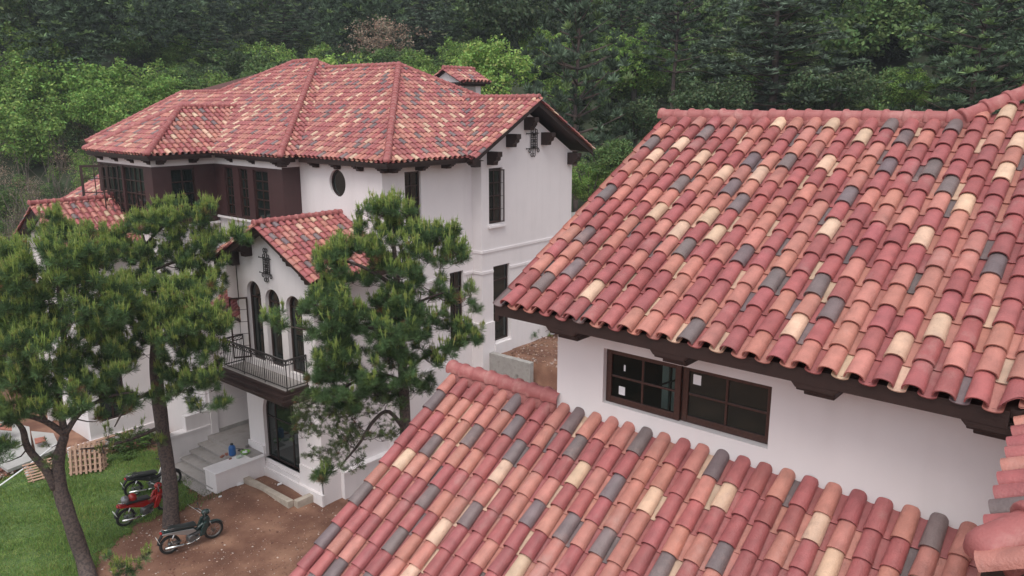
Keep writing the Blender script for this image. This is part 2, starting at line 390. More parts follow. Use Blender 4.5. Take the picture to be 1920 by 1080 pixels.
# ------------------------------------------------------------------ generic roof face
def face(out, deckmb, poly, flags, O, a, h, z0, slope, salt, deck=True, thick=.07, dm='wood', lift=-.01):
    """poly: convex plan polygon; flags per edge: c = cut, k = keep by centre, e = eave"""
    P = [np.array(p, float) for p in poly]; ctr = sum(P)/len(P); O = np.array([O[0], O[1], z0], float)
    a = np.array([a[0], a[1], 0.]); a /= np.linalg.norm(a); h = np.array([h[0], h[1], 0.]); h /= np.linalg.norm(h)
    clips = []; keeps = []
    for k in range(len(P)):
        p, q = P[k], P[(k+1) % len(P)]; d = q-p; n = np.array([d[1], -d[0]]); n /= np.linalg.norm(n)
        if (ctr-p)@n > 0: n = -n
        c = (tuple([p[0], p[1], 0.]), tuple([n[0], n[1], 0.]))
        if flags[k] == 'c': clips.append(c)
        elif flags[k] == 'k': keeps.append(c)
    us = [(np.array([p[0], p[1], 0])-O*[1, 1, 0])@a for p in P]; ts = [(np.array([p[0], p[1], 0])-O*[1, 1, 0])@h for p in P]
    cs = 1/math.sqrt(1+slope*slope)
    i0 = int(math.floor(min(us)/PIT))-1; i1 = int(math.ceil(max(us)/PIT))+1; j1 = int(math.ceil(max(ts)/cs/EXP))+1; j0 = max(0, int(math.floor(min(ts)/cs/EXP)))
    kp = (lambda c: all((c-np.array(p))@np.array(n) < -.02 for p, n in keeps)) if keeps else None
    me = tile_face(O, a, h, slope, i0, i1, j0, j1, salt, clips, kp)
    out.append(me)
    if deck:
        pts = [(p[0], p[1], z0+slope*t+lift) for p, t in zip(P, ts)]
        deckmb.prism(pts, (0, 0, -thick), dm)
def verge(out, O, a, h, z0, slope, length, salt):
    n = int(length*math.sqrt(1+slope**2)/EXP)+1
    out.append(tile_face((O[0], O[1], z0), (a[0], a[1], 0), (h[0], h[1], 0), slope, 0, 1, 0, n, salt, (), None))

# ================================================================== FOREGROUND HOUSE
house = wempty('tiled_house', (9, 3, 0), label='nearest white house with big red and grey barrel tiled roofs in the foreground', cat='house')
dk = MB(); tiles = []
SU = .5525; zU = 10.87
# main slope
face(tiles, dk, [(7.47, 6.55), (11.5, 6.55), (11.5, 2.2), (7.47, 2.2)], 'kcce', (7.4, 6.48), (0, -1), (1, 0), zU, SU, 3)
face(tiles, dk, [(7.47, 2.2), (11.5, 2.2), (15.5, -1.8), (10.1, -1.84), (7.47, .79)], 'cccce', (7.4, 6.48), (0, -1), (1, 0), zU, SU, 3)
# wing slopes
ca = np.array([2.4, .19]); ca /= np.linalg.norm(ca); chh = np.array([ca[1], -ca[0]]); cn = np.array([5.05, .585]); ci = cn+ca*2.42
hipd = ca+chh
face(tiles, dk, [cn, ci+ca*.02, ci+ca*.02+hipd*1.0+chh*1.2, cn+hipd*2.2], 'ecce', cn, ca, chh, 10.74, SU, 5)
join_tiles('roof', tiles, house)
rg = MB(); ridge_line(rg, (11.5, 6.62, 13.20), (11.5, 2.2, 13.20), r=.10, L=.26); rg.tube([(11.5, 6.55, 13.11), (11.5, 2.2, 13.11)], .13, 'mortar', 8); rg.build('ridge_tiles', house)
rg = MB(); ridge_line(rg, (11.45, 2.3, 13.21), (15.4, -1.65, 13.21+3.95*SU), r=.105, L=.3); rg.build('ridge_tiles', house)
rg = MB(); ridge_line(rg, (cn[0]-.02, cn[1]+.02, 10.84), (cn[0]+hipd[0]*2, cn[1]+hipd[1]*2, 10.84+2*SU), r=.125, L=.30, start=True); rg.tube([(cn[0]+.05, cn[1]-.05, 10.76), (cn[0]+hipd[0]*2, cn[1]+hipd[1]*2, 10.76+2*SU)], .12, 'mortar', 8)
rg.build('ridge_tiles', house)
# back slopes
dk.prism([(11.5, 6.55, 13.05), (15.5, 6.55, 10.85), (15.5, -1.8, 10.85), (11.5, -1.8, 13.05)], (0, 0, -.07), 'soil_deck')
# lower roof
SL = .65; zL = 9.43; t2 = []
Ox = 8.0-16*EXP/math.sqrt(1+SL*SL)
face(t2, dk, [(Ox, 7.93), (8.03, 7.93), (8.03, .1), (Ox, .1)], 'kkke', (Ox, 7.995), (0, -1), (1, 0), zL-SL*(8-Ox), SL, 11, dm='soil_deck', lift=-.005)
join_tiles('lower_roof', t2, house)
rg = MB(); ridge_line(rg, (8.02, 7.98, 9.56), (8.02, 5.95, 9.56), r=.105, L=.255)
rg.tube([(8.02, 7.9, 9.42), (8.02, 6.0, 9.42)], .13, 'mortar', 8)
rg.build('lower_ridge_tiles', house)
# fascias and soffit
dk.b2((7.41, 6.53, 10.745), (7.465, .86, 10.90), 'wood'); dk.b2((7.466, 6.46, 10.75), (8.02, .3, 10.78), 'wood')
for s_, t_ in ((6.52, 6.58),): dk.prism([(7.42, s_, 10.66), (7.42, s_, 10.86), (11.5, s_, 13.0), (11.5, s_, 12.78)], (0, .06, 0), 'wood')
dk.prism([(7.5, 6.0, 10.73), (7.5, 6.5, 10.73), (11.5, 6.5, 12.9), (11.5, 6.0, 12.9)], (0, 0, .03), 'wood')
q0 = cn+chh*.10+ca*.1; q1 = ci+chh*.10
dk.prism([(q0[0], q0[1], 10.48), (q1[0], q1[1], 10.48), (q1[0], q1[1], 10.72), (q0[0], q0[1], 10.72)], (chh[0]*.05, chh[1]*.05, 0), 'wood')
dk.b2((5.55, .3, 10.52), (8.0, .72, 10.55), 'wood')
dk.b2((5.12, -2, 10.50), (5.18, .62, 10.74), 'wood')
# verge board of the lower roof
dk.prism([(Ox+.05, 7.86, zL-SL*(8-Ox)-.28), (Ox+.05, 7.86, zL-SL*(8-Ox)-.05), (8.05, 7.86, zL-.02), (8.05, 7.86, zL-.25)], (0, .05, 0), 'wood')
dk.build('roof_timber', house)
for y in (5.52, 4.06, 2.47, .98):
    cb = MB(); R_ = Vector((-1, 0, 0))
    for (z0, z1, L, w_) in ((10.66, 10.76, .58, .19), (10.585, 10.66, .46, .15)): cb.b2((8.02, y-w_, z0), (8.02-L, y+w_, z1), 'wood')
    cb.prism([(7.415, y-.24, 10.745), (7.415, y+.24, 10.745), (7.415, y+.19, 10.69), (7.415, y-.19, 10.69)], (.05, 0, 0), 'wood')
    cb.build('corbel', house, bevel=.012)
# walls
wm = MB()
# wall along y (u = -y direction from y = 6)
WH = rect(6-5.28, 9.70, 6-3.11, 10.42)
wall_face(wm, (8, 6, 0), (0, -1, 0), rect(0, 0, 5.9, 10.76), [WH], .13, n=(-1, 0, 0))
wm.b2((8.004, 5.99, 0), (15, 6.0, 10.6), 'wall'); wm.prism([(8.0, 6.0, 10.6), (15, 6.0, 10.6), (11.5, 6.0, 12.9)], (0, -.1, 0), 'wall')
wm.b2((15, 6, 0), (15.1, -2, 10.9), 'wall')
wm.b2((5.6, .2, 0), (8.1, .28, 10.6), 'wall'); wm.b2((5.6, -2, 0), (5.7, .2, 10.6), 'wall')
wm.b2((5.6, 7.3, -1), (8, 7.4, 7.6), 'wall'); wm.prism([(5.9, 7.3, 7.85), (8, 7.3, 7.85), (8, 7.3, 9.1)], (0, .1, 0), 'wall'); wm.b2((5.6, .2, -1), (5.7, 7.4, 7.5), 'wall')
wm.b2((8.0, 6.0, 0), (8.1, 7.4, 9.4), 'wall')
wm.build('wall', house)
# window with two sashes
win = MB(); n_ = Vector((-1, 0, 0)); X = 8+.10
def bar_(y0, y1, z0, z1, x0, x1, m='fframe'): win.b2((x0, y0, z0), (x1, y1, z1), m)
ya, yb, z0, z1 = 5.275, 3.115, 9.705, 10.415
for (s0, s1, off) in ((ya, 4.235, -.035), (4.225, yb, 0)):
    x0, x1 = X+off, X+off+.05
    bar_(s0, s0-.075, z0, z1, x0, x1); bar_(s1+.075, s1, z0, z1, x0, x1); bar_(s0-.075, s1+.075, z1-.07, z1, x0+.001, x1); bar_(s0-.075, s1+.075, z0, z0+.085, x0+.001, x1)
    c = (s0+s1)/2; bar_(c+.014, c-.014, z0+.085, z1-.07, x0+.008, x1-.008); bar_(s0-.075, s1+.075, (z0+z1)/2-.014, (z0+z1)/2+.014, x0+.009, x1-.009)
wf = win.build('window', house, bevel=.006)
gm = bpy.data.materials.new('clear_glass'); gm.use_nodes = True; t = gm.node_tree; b = t.nodes['Principled BSDF']; b.inputs['Base Color'].default_value = (.01, .018, .016, 1); b.inputs['Roughness'].default_value = .02
tr = t.nodes.new('ShaderNodeBsdfTransparent'); tr.inputs[0].default_value = (.55, .66, .62, 1); mx = t.nodes.new('ShaderNodeMixShader'); mx.inputs[0].default_value = .6
t.links.new(b.outputs[0], mx.inputs[1]); t.links.new(tr.outputs[0], mx.inputs[2]); t.links.new(mx.outputs[0], t.nodes['Material Output'].inputs[0]); M['clear'] = gm
for (s0, s1, off) in ((ya, 4.235, -.035), (4.225, yb, 0)):
    g = MB(); x = X+off+.025; g.add([(x, s0-.05, z0+.05), (x, s1+.05, z0+.05), (x, s1+.05, z1-.05), (x, s0-.05, z1-.05)], [(0, 1, 2, 3)], 'clear' if off else 'glass'); g.build('pane', wf)
for (py_, pz_, hw, hh, x) in ((5.05, 9.885, .045, .055, X-.016), (5.02, 10.19, .012, .04, X-.016), (4.05, 10.25, .05, .06, X+.019)): (lambda q: (q.b2((x, py_-hw, pz_-hh), (x+.003, py_+hw, pz_+hh), 'white'), q.build('sticker', wf)))(MB())
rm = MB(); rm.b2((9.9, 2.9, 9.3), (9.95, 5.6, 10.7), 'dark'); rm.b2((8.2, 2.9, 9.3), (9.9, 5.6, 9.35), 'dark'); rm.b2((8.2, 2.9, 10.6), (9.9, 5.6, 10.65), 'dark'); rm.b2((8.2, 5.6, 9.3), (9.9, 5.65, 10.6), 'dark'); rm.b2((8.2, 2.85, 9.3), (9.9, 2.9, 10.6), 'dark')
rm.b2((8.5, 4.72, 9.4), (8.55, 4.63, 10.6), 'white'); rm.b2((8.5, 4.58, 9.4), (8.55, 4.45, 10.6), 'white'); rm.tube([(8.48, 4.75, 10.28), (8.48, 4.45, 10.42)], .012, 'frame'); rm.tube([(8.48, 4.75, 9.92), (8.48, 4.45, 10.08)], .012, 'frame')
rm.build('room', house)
# ================================================================== VILLA
H_ = 1.8
villa = wempty('villa', (22, 26, 0), label='large white three storey villa with hipped and gabled red tile roofs and brown window bays', cat='villa')
dk = MB(); T = []; S = .55; z0 = 11.47
h = lambda *p: [(q[0]*H_, q[1]*H_) for q in p]
# outer block, slope facing -x
face(T, dk, h((9.25, 13.9), (13.05, 17.7), (13.05, 18.7), (11.63, 20.12), (9.27, 20.12)), 'ccccek'[:5], (9.25*H_, 13.9*H_), (0, 1), (1, 0), z0, S, 21)
face(T, dk, h((9.25, 20.12), (11.63, 20.12), (11.63, 22.1), (9.25, 23.0)), 'ccce', (9.25*H_, 13.9*H_), (0, 1), (1, 0), z0, S, 21)
# its narrow slope facing -y
face(T, dk, h((9.25, 13.9), (9.66, 13.9), (13.25, 17.49), (13.05, 17.7)), 'eccc', (9.25*H_, 13.9*H_), (1, 0), (0, 1), z0, S, 22)
# middle block
face(T, dk, h((9.62, 11.12), (13.07, 14.57), (13.07, 17.31), (9.66, 13.9)), 'ccce', (9.62*H_, 11.12*H_), (0, 1), (1, 0), z0, S, 23)
face(T, dk, h((9.62, 11.12), (11.74, 11.12), (13.8, 13.18), (13.8, 13.87), (13.07, 14.57)), 'ecccc', (9.62*H_, 11.12*H_), (1, 0), (0, 1), z0, S, 24)
face(T, dk, h((13.8, 13.18), (14.46, 13.18), (13.8, 13.87)), 'ccc', (9.62*H_, 11.12*H_), (1, 0), (0, 1), z0, S, 24)
# gabled block
face(T, dk, h((11.72, 10.95), (13.8, 10.95), (13.8, 13.18), (11.74, 11.12)), 'kcce', (11.72*H_, 10.95*H_), (0, 1), (1, 0), z0, S, 25)
face(T, dk, h((15.88, 10.95), (15.88, 13.5), (13.8, 13.5), (13.8, 10.95)), 'ekck', (15.88*H_, 10.95*H_), (0, 1), (-1, 0), z0, S, 26)
verge(T, (11.72*H_, 10.95*H_-.16), (0, 1), (1, 0), z0-.05, S, 2.06*H_, 27); verge(T, (15.88*H_, 10.95*H_-.16), (0, 1), (-1, 0), z0-.05, S, 2.06*H_, 28)
# bay
face(T, dk, h((7.8, 16.47), (9.51, 18.18), (9.51, 18.2), (7.8, 19.5)), 'ccce', (7.8*H_, 16.47*H_), (0, 1), (1, 0), z0, S, 29)
face(T, dk, h((7.8, 16.47), (9.29, 16.47), (11.0, 18.18), (9.51, 18.18)), 'eccc', (7.8*H_, 16.47*H_), (1, 0), (0, 1), z0, S, 30)
# back slopes (plain decks)
ZT = lambda t: z0+S*t*H_
D3 = lambda pts: dk.prism([(p[0]*H_, p[1]*H_, p[2]) for p in pts], (0, 0, -.07), 'soil_deck')
D3([(13.05, 17.7, ZT(3.8)), (13.05, 18.7, ZT(3.8)), (16.85, 18.7, z0), (16.85, 17.7, z0)])
D3([(13.07, 14.57, ZT(3.44)), (13.07, 17.7, ZT(3.44)), (16.8, 17.7, z0-.3), (16.8, 12.6, z0-.3), (14.9, 12.74, ZT(1.6))])
D3([(13.05, 18.7, ZT(3.8)), (11.63, 20.12, ZT(2.38)), (11.63, 22.1, ZT(2.38)), (13.5, 22.1, z0), (16, 20, z0), (16.5, 18.7, z0)])
D3([(9.25, 23.0, z0), (11.63, 22.1, ZT(2.38)), (14, 23.0, z0)])
D3([(7.8, 19.5, z0), (9.51, 18.19, ZT(1.7)), (11.0, 18.19, ZT(1.7)), (9.3, 19.5, z0)])
join_tiles('roof', T, villa)
def RL(a, b, t0, t1, start=False, r=.10):
    rg = MB(); ridge_line(rg, (a[0]*H_, a[1]*H_, z0+S*t0*H_+.10), (b[0]*H_, b[1]*H_, z0+S*t1*H_+.10), r=r, L=.28, start=start); rg.build('ridge_tiles', villa)
RL((9.25, 13.9), (13.05, 17.7), 0, 3.8, True, .115); RL((13.05, 17.7), (13.05, 18.7), 3.8, 3.8); RL((13.05, 18.7), (11.63, 20.12), 3.8, 2.38); RL((11.63, 20.12), (11.63, 22.1), 2.38, 2.38); RL((9.25, 23.0), (11.63, 22.1), 0, 2.38)
RL((9.62, 11.12), (13.07, 14.57), 0, 3.45, True, .115); RL((13.07, 14.57), (13.07, 17.35), 3.45, 3.45); RL((13.07, 14.57), (14.46, 13.18), 3.45, 2.06)
RL((13.8, 10.93), (13.8, 13.2), 2.08, 2.08)
RL((7.8, 16.47), (9.51, 18.18), 0, 1.71, True, .115); RL((9.51, 18.18), (11.0, 18.18), 1.71, 1.71); RL((7.8, 19.5), (9.51, 18.2), 0, 1.71, True, .115)
RL((13.05, 17.7), (13.3, 17.45), 3.75, 3.5)
# eaves: fascia, soffit and brackets
def eave(p0, p1, d, c0=.0, c1=.0, n=None, over=.5, zz=z0):
    p0 = Vector((p0[0]*H_, p0[1]*H_, 0)); p1 = Vector((p1[0]*H_, p1[1]*H_, 0)); d = Vector((d[0], d[1], 0)); u = (p1-p0).normalized(); L = (p1-p0).length
    a = p0-d*.07; mid = (p0+p1)/2
    ex = Matrix((u, -d, Vector((0, 0, 1)))).transposed()
    dk.box(mid-d*.08+Vector((0, 0, zz-.09)), (L/2-.05, .025, .09), 'wood', R=ex)
    dk.box(mid-d*(over/2+.1)+Vector((0, 0, zz-.12)), (L/2-.04, over/2-.01, .015), 'wood', R=ex)
    n = n if n is not None else max(1, int(round(L/1.35)))
    for k in range(n):
        s_ = L*(k+.5)/n; c = MB(); corbel(c, p0+u*s_-d*(over+.12)+Vector((0, 0, zz-.14)), d, w_=.11, L=over+.02, H=.22)
        c.build('corbel', villa)
eave((9.27, 13.9), (9.27, 16.5), (-1, 0), n=3); eave((9.25, 13.9), (9.65, 13.9), (0, -1), n=1); eave((9.62, 11.12), (9.62, 13.9), (-1, 0), n=4)
eave((9.62, 11.12), (11.74, 11.12), (0, -1), n=3); eave((7.8, 16.47), (7.8, 19.5), (-1, 0), n=4); eave((7.8, 16.47), (9.27, 16.47), (0, -1), n=2)
eave((11.72, 10.95), (11.72, 11.3), (-1, 0), n=1)
# gable overhang boards
gy = 10.95*H_
for sgn in (-1, 1):
    xe = (13.8+sgn*2.08)*H_; xr = 13.8*H_
    for (ya_, yb_, lo, hi) in ((gy-.02, gy+.03, -.24, -.04), (gy+.03, 20.36, -.13, -.08)):
        dk.prism([(xe, ya_, z0+lo), (xe, ya_, z0+hi), (xr, ya_, z0+S*2.08*H_+hi), (xr, ya_, z0+S*2.08*H_+lo)], (0, yb_-ya_, 0), 'wood')
for (x, zt) in ((22.65, 11.62), (23.75, 12.24), (24.84, 12.86), (25.93, 12.24), (27.75, 11.35)):
    c = MB(); corbel(c, (x, 20.34, zt), (0, -1, 0), w_=.13, L=.55, H=.5); c.build('corbel', villa)
# ---- walls
wm = MB(); tm = Pieces(villa, ('pilaster', 'moulding'))
# outer bay, facing -x (u = -y from y = 34.9)
Z = Vector((0, 0, 1))
zb, zt_ = 8.85, 10.96
holes = [rect(.25, zb, 2.1, zt_), rect(2.25, zb, 4.0, zt_)]
wall_face(wm, (14.4, 34.9, 0), (0, -1, 0), rect(0, 8.7, 4.7, zt_+.06), holes, .12, m='clad', n=(-1, 0, 0))
wall_face(wm, (14.4, 34.9, 0), (0, -1, 0), rect(0, zt_+.06, 4.7, 11.35), [], 0, n=(-1, 0, 0))
wall_face(wm, (14.46, 34.9, 0), (0, -1, 0), rect(0, 0, 4.64, 8.7), [], 0, n=(-1, 0, 0))
wall_face(wm, (14.4, 30.2, 0), (1, 0, 0), rect(0, 8.7, 2.6, zt_+.06), [rect(.72, zb+.05, 1.72, zt_-.05)], .12, m='clad', n=(0, -1, 0))
wall_face(wm, (14.4, 30.2, 0), (1, 0, 0), rect(0, zt_+.06, 2.6, 11.35), [], 0, n=(0, -1, 0))
wall_face(wm, (14.46, 30.26, 0), (1, 0, 0), rect(0, 0, 2.6, 8.7), [rect(-.01+.8, 4.6, 1.7, 6.6)], .12, n=(0, -1, 0))
wall_face(wm, (17.0, 30.2, 0), (0, -1, 0), rect(0, 8.95, 4.7, zt_+.06), [rect(.7, 9.0, 1.3, zt_-.05), rect(1.75, 9.0, 2.35, zt_-.05), rect(2.75, 9.0, 3.75, zt_-.05)], .14, m='clad', n=(-1, 0, 0))
wall_face(wm, (17.0, 30.2, 0), (0, -1, 0), rect(0, zt_+.06, 4.7, 11.35), [], 0, n=(-1, 0, 0))
wall_face(wm, (17.06, 30.2, 0), (0, -1, 0), rect(0, 0, 4.64, 8.95), [], 0, n=(-1, 0, 0))
wall_face(wm, (17.0, 25.5, 0), (1, 0, 0), rect(0, 8.95, .84, zt_+.12), [], 0, m='clad', n=(0, -1, 0))
wall_face(wm, (17.0, 25.5, 0), (1, 0, 0), rect(0, zt_+.12, .84, 11.35), [], 0, n=(0, -1, 0))
wall_face(wm, (17.06, 25.56, 0), (1, 0, 0), rect(0, 0, .8, 8.95), [], 0, n=(0, -1, 0))
OV = oval(25.5-23.27, 10.60, .46, .49)
wall_face(wm, (17.78, 25.5, 0), (0, -1, 0), rect(0, 0, 4.66, 11.35), [OV], .16, n=(-1, 0, 0))
WB = rect(18.8-17.78, 9.17, 19.56-17.78, 11.06); WBl = rect(20.93-17.78, 4.05, 21.66-17.78, 7.13)
wall_face(wm, (17.78, 20.84, 0), (1, 0, 0), rect(0, 0, 4.42, 11.35), [WB, WBl], .16, n=(0, -1, 0))
wall_face(wm, (22.2, 20.84, 0), (0, -1, 0), rect(0, 0, .5, 11.35), [], 0, n=(-1, 0, 0))
WD = rect(22.62-22.2, 8.84, 23.42-22.2, 10.98); WDl = rect(22.85-22.2, 4.06, 23.82-22.2, 7.15)
wall_face(wm, (22.2, 20.34, 0), (1, 0, 0), [(0, 0), (5.77, 0), (5.77, 11.36), (2.64, 13.1), (0, 11.62)], [WD, WDl], .16, n=(0, -1, 0))
wm.b2((27.97, 20.345, 0), (27.87, 30, 11.4), 'wall'); wm.b2((14.5, 34.85, 0), (27.9, 34.9, 11.3), 'wall')
# trim
for (z, hh) in ((7.80, .05), (6.98, .05)):
    tm.b2((22.2, 20.34, z-hh), (27.97, 20.30, z+hh), 'trim') if z > 7.2 else (tm.b2((22.2, 20.34, z-hh), (22.83, 20.30, z+hh), 'trim'), tm.b2((23.84, 20.34, z-hh), (27.97, 20.30, z+hh), 'trim'))
    tm.b2((22.2, 20.84, z-hh), (22.16, 20.30, z+hh), 'trim')
tm.b2((17.8, 20.84, 6.93), (20.91, 20.80, 7.03), 'trim'); tm.b2((21.68, 20.84, 6.93), (22.16, 20.80, 7.03), 'trim')
# base plinth of the right block
tm.b2((22.12, 20.84, 0), (22.84, 20.26, 4.95), 'trim'); tm.b2((23.84, 20.34, 0), (28.03, 20.26, 4.95), 'trim'); tm.b2((22.84, 20.36, 0), (23.84, 20.2, 4.0), 'trim')
tm.b2((17.8, 20.84, 0), (20.9, 20.76, 3.6), 'trim')
tm.b2((22.55, 20.34, 8.70), (23.5, 20.22, 8.78), 'trim'); tm.b2((22.59, 20.34, 8.78), (23.46, 20.26, 8.83), 'trim')
# cornice under the brown bays
for (a, b) in (((14.34, 34.9), (14.46, 30.14)), ((14.46, 30.26), (17.06, 30.14)), ((16.94, 30.14), (17.06, 25.44)), ((17.06, 25.56), (17.78, 25.44))):
    zc = 8.7 if a[0] < 15.5 or a[1] == 30.26 else 8.95
    tm.b2((a[0], a[1], zc-.10), (b[0], b[1], zc+.0), 'trim')
tm.b2((14.30, 34.9, 8.62), (14.40, 30.10, 8.70), 'trim'); tm.b2((14.30, 30.20, 8.62), (16.9, 30.10, 8.70), 'trim'); tm.b2((16.90, 30.1, 8.87), (17.0, 25.40, 8.95), 'trim')
# ---- windows of the main block
window(villa, (14.4, 34.9, 0), (0, -1, 0), (-1, 0, 0), holes[0], .12, nu=4, nz=4, fw=.05); window(villa, (14.4, 34.9, 0), (0, -1, 0), (-1, 0, 0), holes[1], .12, nu=4, nz=4, fw=.05)
window(villa, (14.4, 30.2, 0), (1, 0, 0), (0, -1, 0), rect(.72, zb+.05, 1.72, zt_-.05), .12, nu=2, nz=4)
for r_ in (rect(.7, 9.0, 1.3, zt_-.05), rect(1.75, 9.0, 2.35, zt_-.05), rect(2.75, 9.0, 3.75, zt_-.05)): window(villa, (17.0, 30.2, 0), (0, -1, 0), (-1, 0, 0), r_, .14, nu=2, nz=5)
window(villa, (17.78, 25.5, 0), (0, -1, 0), (-1, 0, 0), OV, .16, nu=2, nz=2, fw=.05, label='oval window with a cross of glazing bars')
window(villa, (17.78, 20.84, 0), (1, 0, 0), (0, -1, 0), WB, .16, nu=2, nz=4); window(villa, (17.78, 20.84, 0), (1, 0, 0), (0, -1, 0), WBl, .16, nu=2, nz=1, transom=[6.5])
window(villa, (22.2, 20.34, 0), (1, 0, 0), (0, -1, 0), WD, .16, nu=2, nz=4); window(villa, (22.2, 20.34, 0), (1, 0, 0), (0, -1, 0), WDl, .16, nu=1, transom=[6.55, 5.2])
window(villa, (14.46, 30.26, 0), (1, 0, 0), (0, -1, 0), rect(.79, 4.6, 1.7, 6.6), .12, nu=2, nz=3)
s = MB(); open_sash(s, (14.36, 33.9, 0), (-.75, .55, 0), 1.05, 8.7, zt_-.02, 2, 4, t=.10, b=.035); s.build('casement', villa)
s = MB(); open_sash(s, (14.36, 33.0, 0), (-.45, .35, 0), .60, 8.9, zt_-.02, 2, 4); s.build('casement', villa)
s = MB(); open_sash(s, (22.68, 20.44, 0), (1, -.42, 0), .70, 8.9, 10.92, 3, 4); s.build('casement', villa)
# ---- front wing
FX = 14.82
def gz(y): return 9.42-.5*abs(y-23.13)
A3 = [arch(25.4-24.85, 5.0, 25.4-23.98, 7.35), arch(25.4-23.72, 4.45, 25.4-22.86, 7.22), arch(25.4-22.50, 4.45, 25.4-21.62, 7.18)]
A3[0] = arch(25.4-24.85, 4.45, 25.4-23.98, 7.35)
GA = arch(25.4-24.40, .75, 25.4-22.28, 3.55)
wall_face(wm, (FX, 25.4, 0), (0, -1, 0), [(0, 0), (4.43, 0), (4.43, gz(20.97)-.05), (25.4-23.13, gz(23.13)-.05), (0, gz(25.4)-.05)], A3+[GA], .22, n=(-1, 0, 0))
wall_face(wm, (FX, 20.97, 0), (1, 0, 0), rect(0, 0, 2.97, 8.3), [], 0, n=(0, -1, 0))
wm.b2((FX+.002, 25.4, 2.9), (17.1, 25.38, 8.3), 'wall'); wm.b2((FX+.3, 25.4, 0), (17.1, 25.36, 2.9), 'wall')
for L in A3: window(villa, (FX, 25.4, 0), (0, -1, 0), (-1, 0, 0), L, .2, nu=2, nz=6, fw=.07, transom=[6.75], label='tall arched balcony door')
window(villa, (FX, 25.4, 0), (0, -1, 0), (-1, 0, 0), GA, .2, nu=4, nz=1, fw=.05, transom=[2.35], bar=.016, label='wide arched ground floor window')
s = MB(); open_sash(s, (FX-.02, 24.83, 0), (-.9, .55, 0), .62, 4.5, 6.72, 2, 5, t=.055); s.build('casement', villa)
# pilaster bases and sill at the ground floor
tm.b2((FX-.06, 25.46, 0), (FX, 24.44, 1.15), 'trim'); tm.b2((FX-.06, 22.24, 0), (FX, 20.91, 1.15), 'trim'); tm.b2((FX-.04, 24.44, .62), (FX+.2, 22.24, .75), 'trim'); tm.b2((FX-.10, 24.44, 0), (FX, 22.24, .62), 'trim')
tm.b2((FX-.16, 25.46, 0), (FX-.06, 20.87, .42), 'trim')
tm.b2((FX-.06, 20.97, 0), (15.5, 20.9, 1.15), 'trim'); tm.b2((15.5, 20.97, -.6), (17.8, 20.72, .95), 'trim'); tm.b2((15.48, 20.97, .95), (17.8, 20.68, 1.02), 'trim')
T = []
face(T, dk, [(14.32, 20.15), (17.78, 20.15), (17.78, 23.13), (14.32, 23.13)], 'ecck', (14.32, 20.15), (1, 0), (0, 1), gz(20.15)+.06, .5, 41)
face(T, dk, [(14.32, 26.0), (17.78, 26.0), (17.78, 23.13), (14.32, 23.13)], 'ecck', (14.32, 26.0), (1, 0), (0, -1), gz(26.0)+.06, .5, 42)
verge(T, (14.17, 20.15), (1, 0), (0, 1), gz(20.15), .5, 2.98, 43); verge(T, (14.17, 26.0), (1, 0), (0, -1), gz(26.0), .5, 2.87, 44)
face(T, dk, [(14.95, 25.45), (17.0, 25.45), (17.0, 27.2), (14.95, 27.2)], 'cccе'.replace('е', 'e'), (14.95, 25.45), (0, 1), (1, 0), 7.95, .5, 45)
face(T, dk, [(14.85, 25.45), (16.2, 25.45), (16.2, 27.9), (14.85, 27.9)], 'ccce', (14.85, 25.45), (0, 1), (1, 0), 5.75, .55, 46)
join_tiles('front_gable_roof', T, villa)
rg = MB(); ridge_line(rg, (14.2, 23.13, gz(23.13)+.16), (17.78, 23.13, gz(23.13)+.16), r=.105, L=.28); rg.build('ridge_tiles', villa)
for sg, ye in ((-1, 20.15), (1, 26.0)):
    for (xa, xb, lo, hi) in ((14.30, 14.36, -.17, .03), (14.36, FX, -.07, 0)):
        dk.prism([(xa, ye, gz(ye)+lo), (xa, ye, gz(ye)+hi), (xa, 23.13, gz(23.13)+hi), (xa, 23.13, gz(23.13)+lo)], (xb-xa, 0, 0), 'wood')
    dk.b2((14.34, ye-sg*(-.06), gz(ye)-.12), (17.7, ye-sg*.0, gz(ye)+.04), 'wood')
for y in (25.3, 24.45, 23.13, 21.8, 20.85):
    c = MB(); corbel(c, (FX, y, gz(y)-.04), (-1, 0, 0), w_=.13, L=.48, H=.46 if y != 23.13 else .36); c.build('corbel', villa)
wm.b2((15.3, 25.4, 6.3), (17.0, 27.0, 8.0), 'wall'); wm.b2((15.0, 25.42, 2.9), (17.0, 27.8, 5.72), 'wall')
# porch back wall, landing and steps
wm.b2((14.5, 27.5, 0), (17.1, 27.7, 5.6), 'wall'); wm.b2((14.42, 27.42, .9), (14.7, 27.5, 5.6), 'trim'); tm.b2((14.7, 27.5, 1.95), (17.0, 27.46, 2.02), 'trim'); tm.b2((14.7, 27.5, .86), (17.0, 27.45, 1.02), 'concrete')
wm.b2((14.5, 27.7, 0), (14.4, 30.3, 5.6), 'wall')
tm.b2((12.7, 27.5, -.2), (14.42, 27.85, 1.25), 'trim'); tm.b2((12.66, 27.46, 1.25), (14.42, 27.9, 1.31), 'trim'); tm.b2((13.45, 27.52, 1.31), (14.42, 27.8, 1.9), 'trim')
wm.build('wall', villa); dk.build('roof_timber', villa)
sp = MB(); sp.b2((14.25, 27.5, -.2), (17.0, 25.42, .88), 'stone'); sp.b2((14.25, 25.42, -.2), (14.9, 24.5, .88), 'stone')
sp.build('landing', villa)
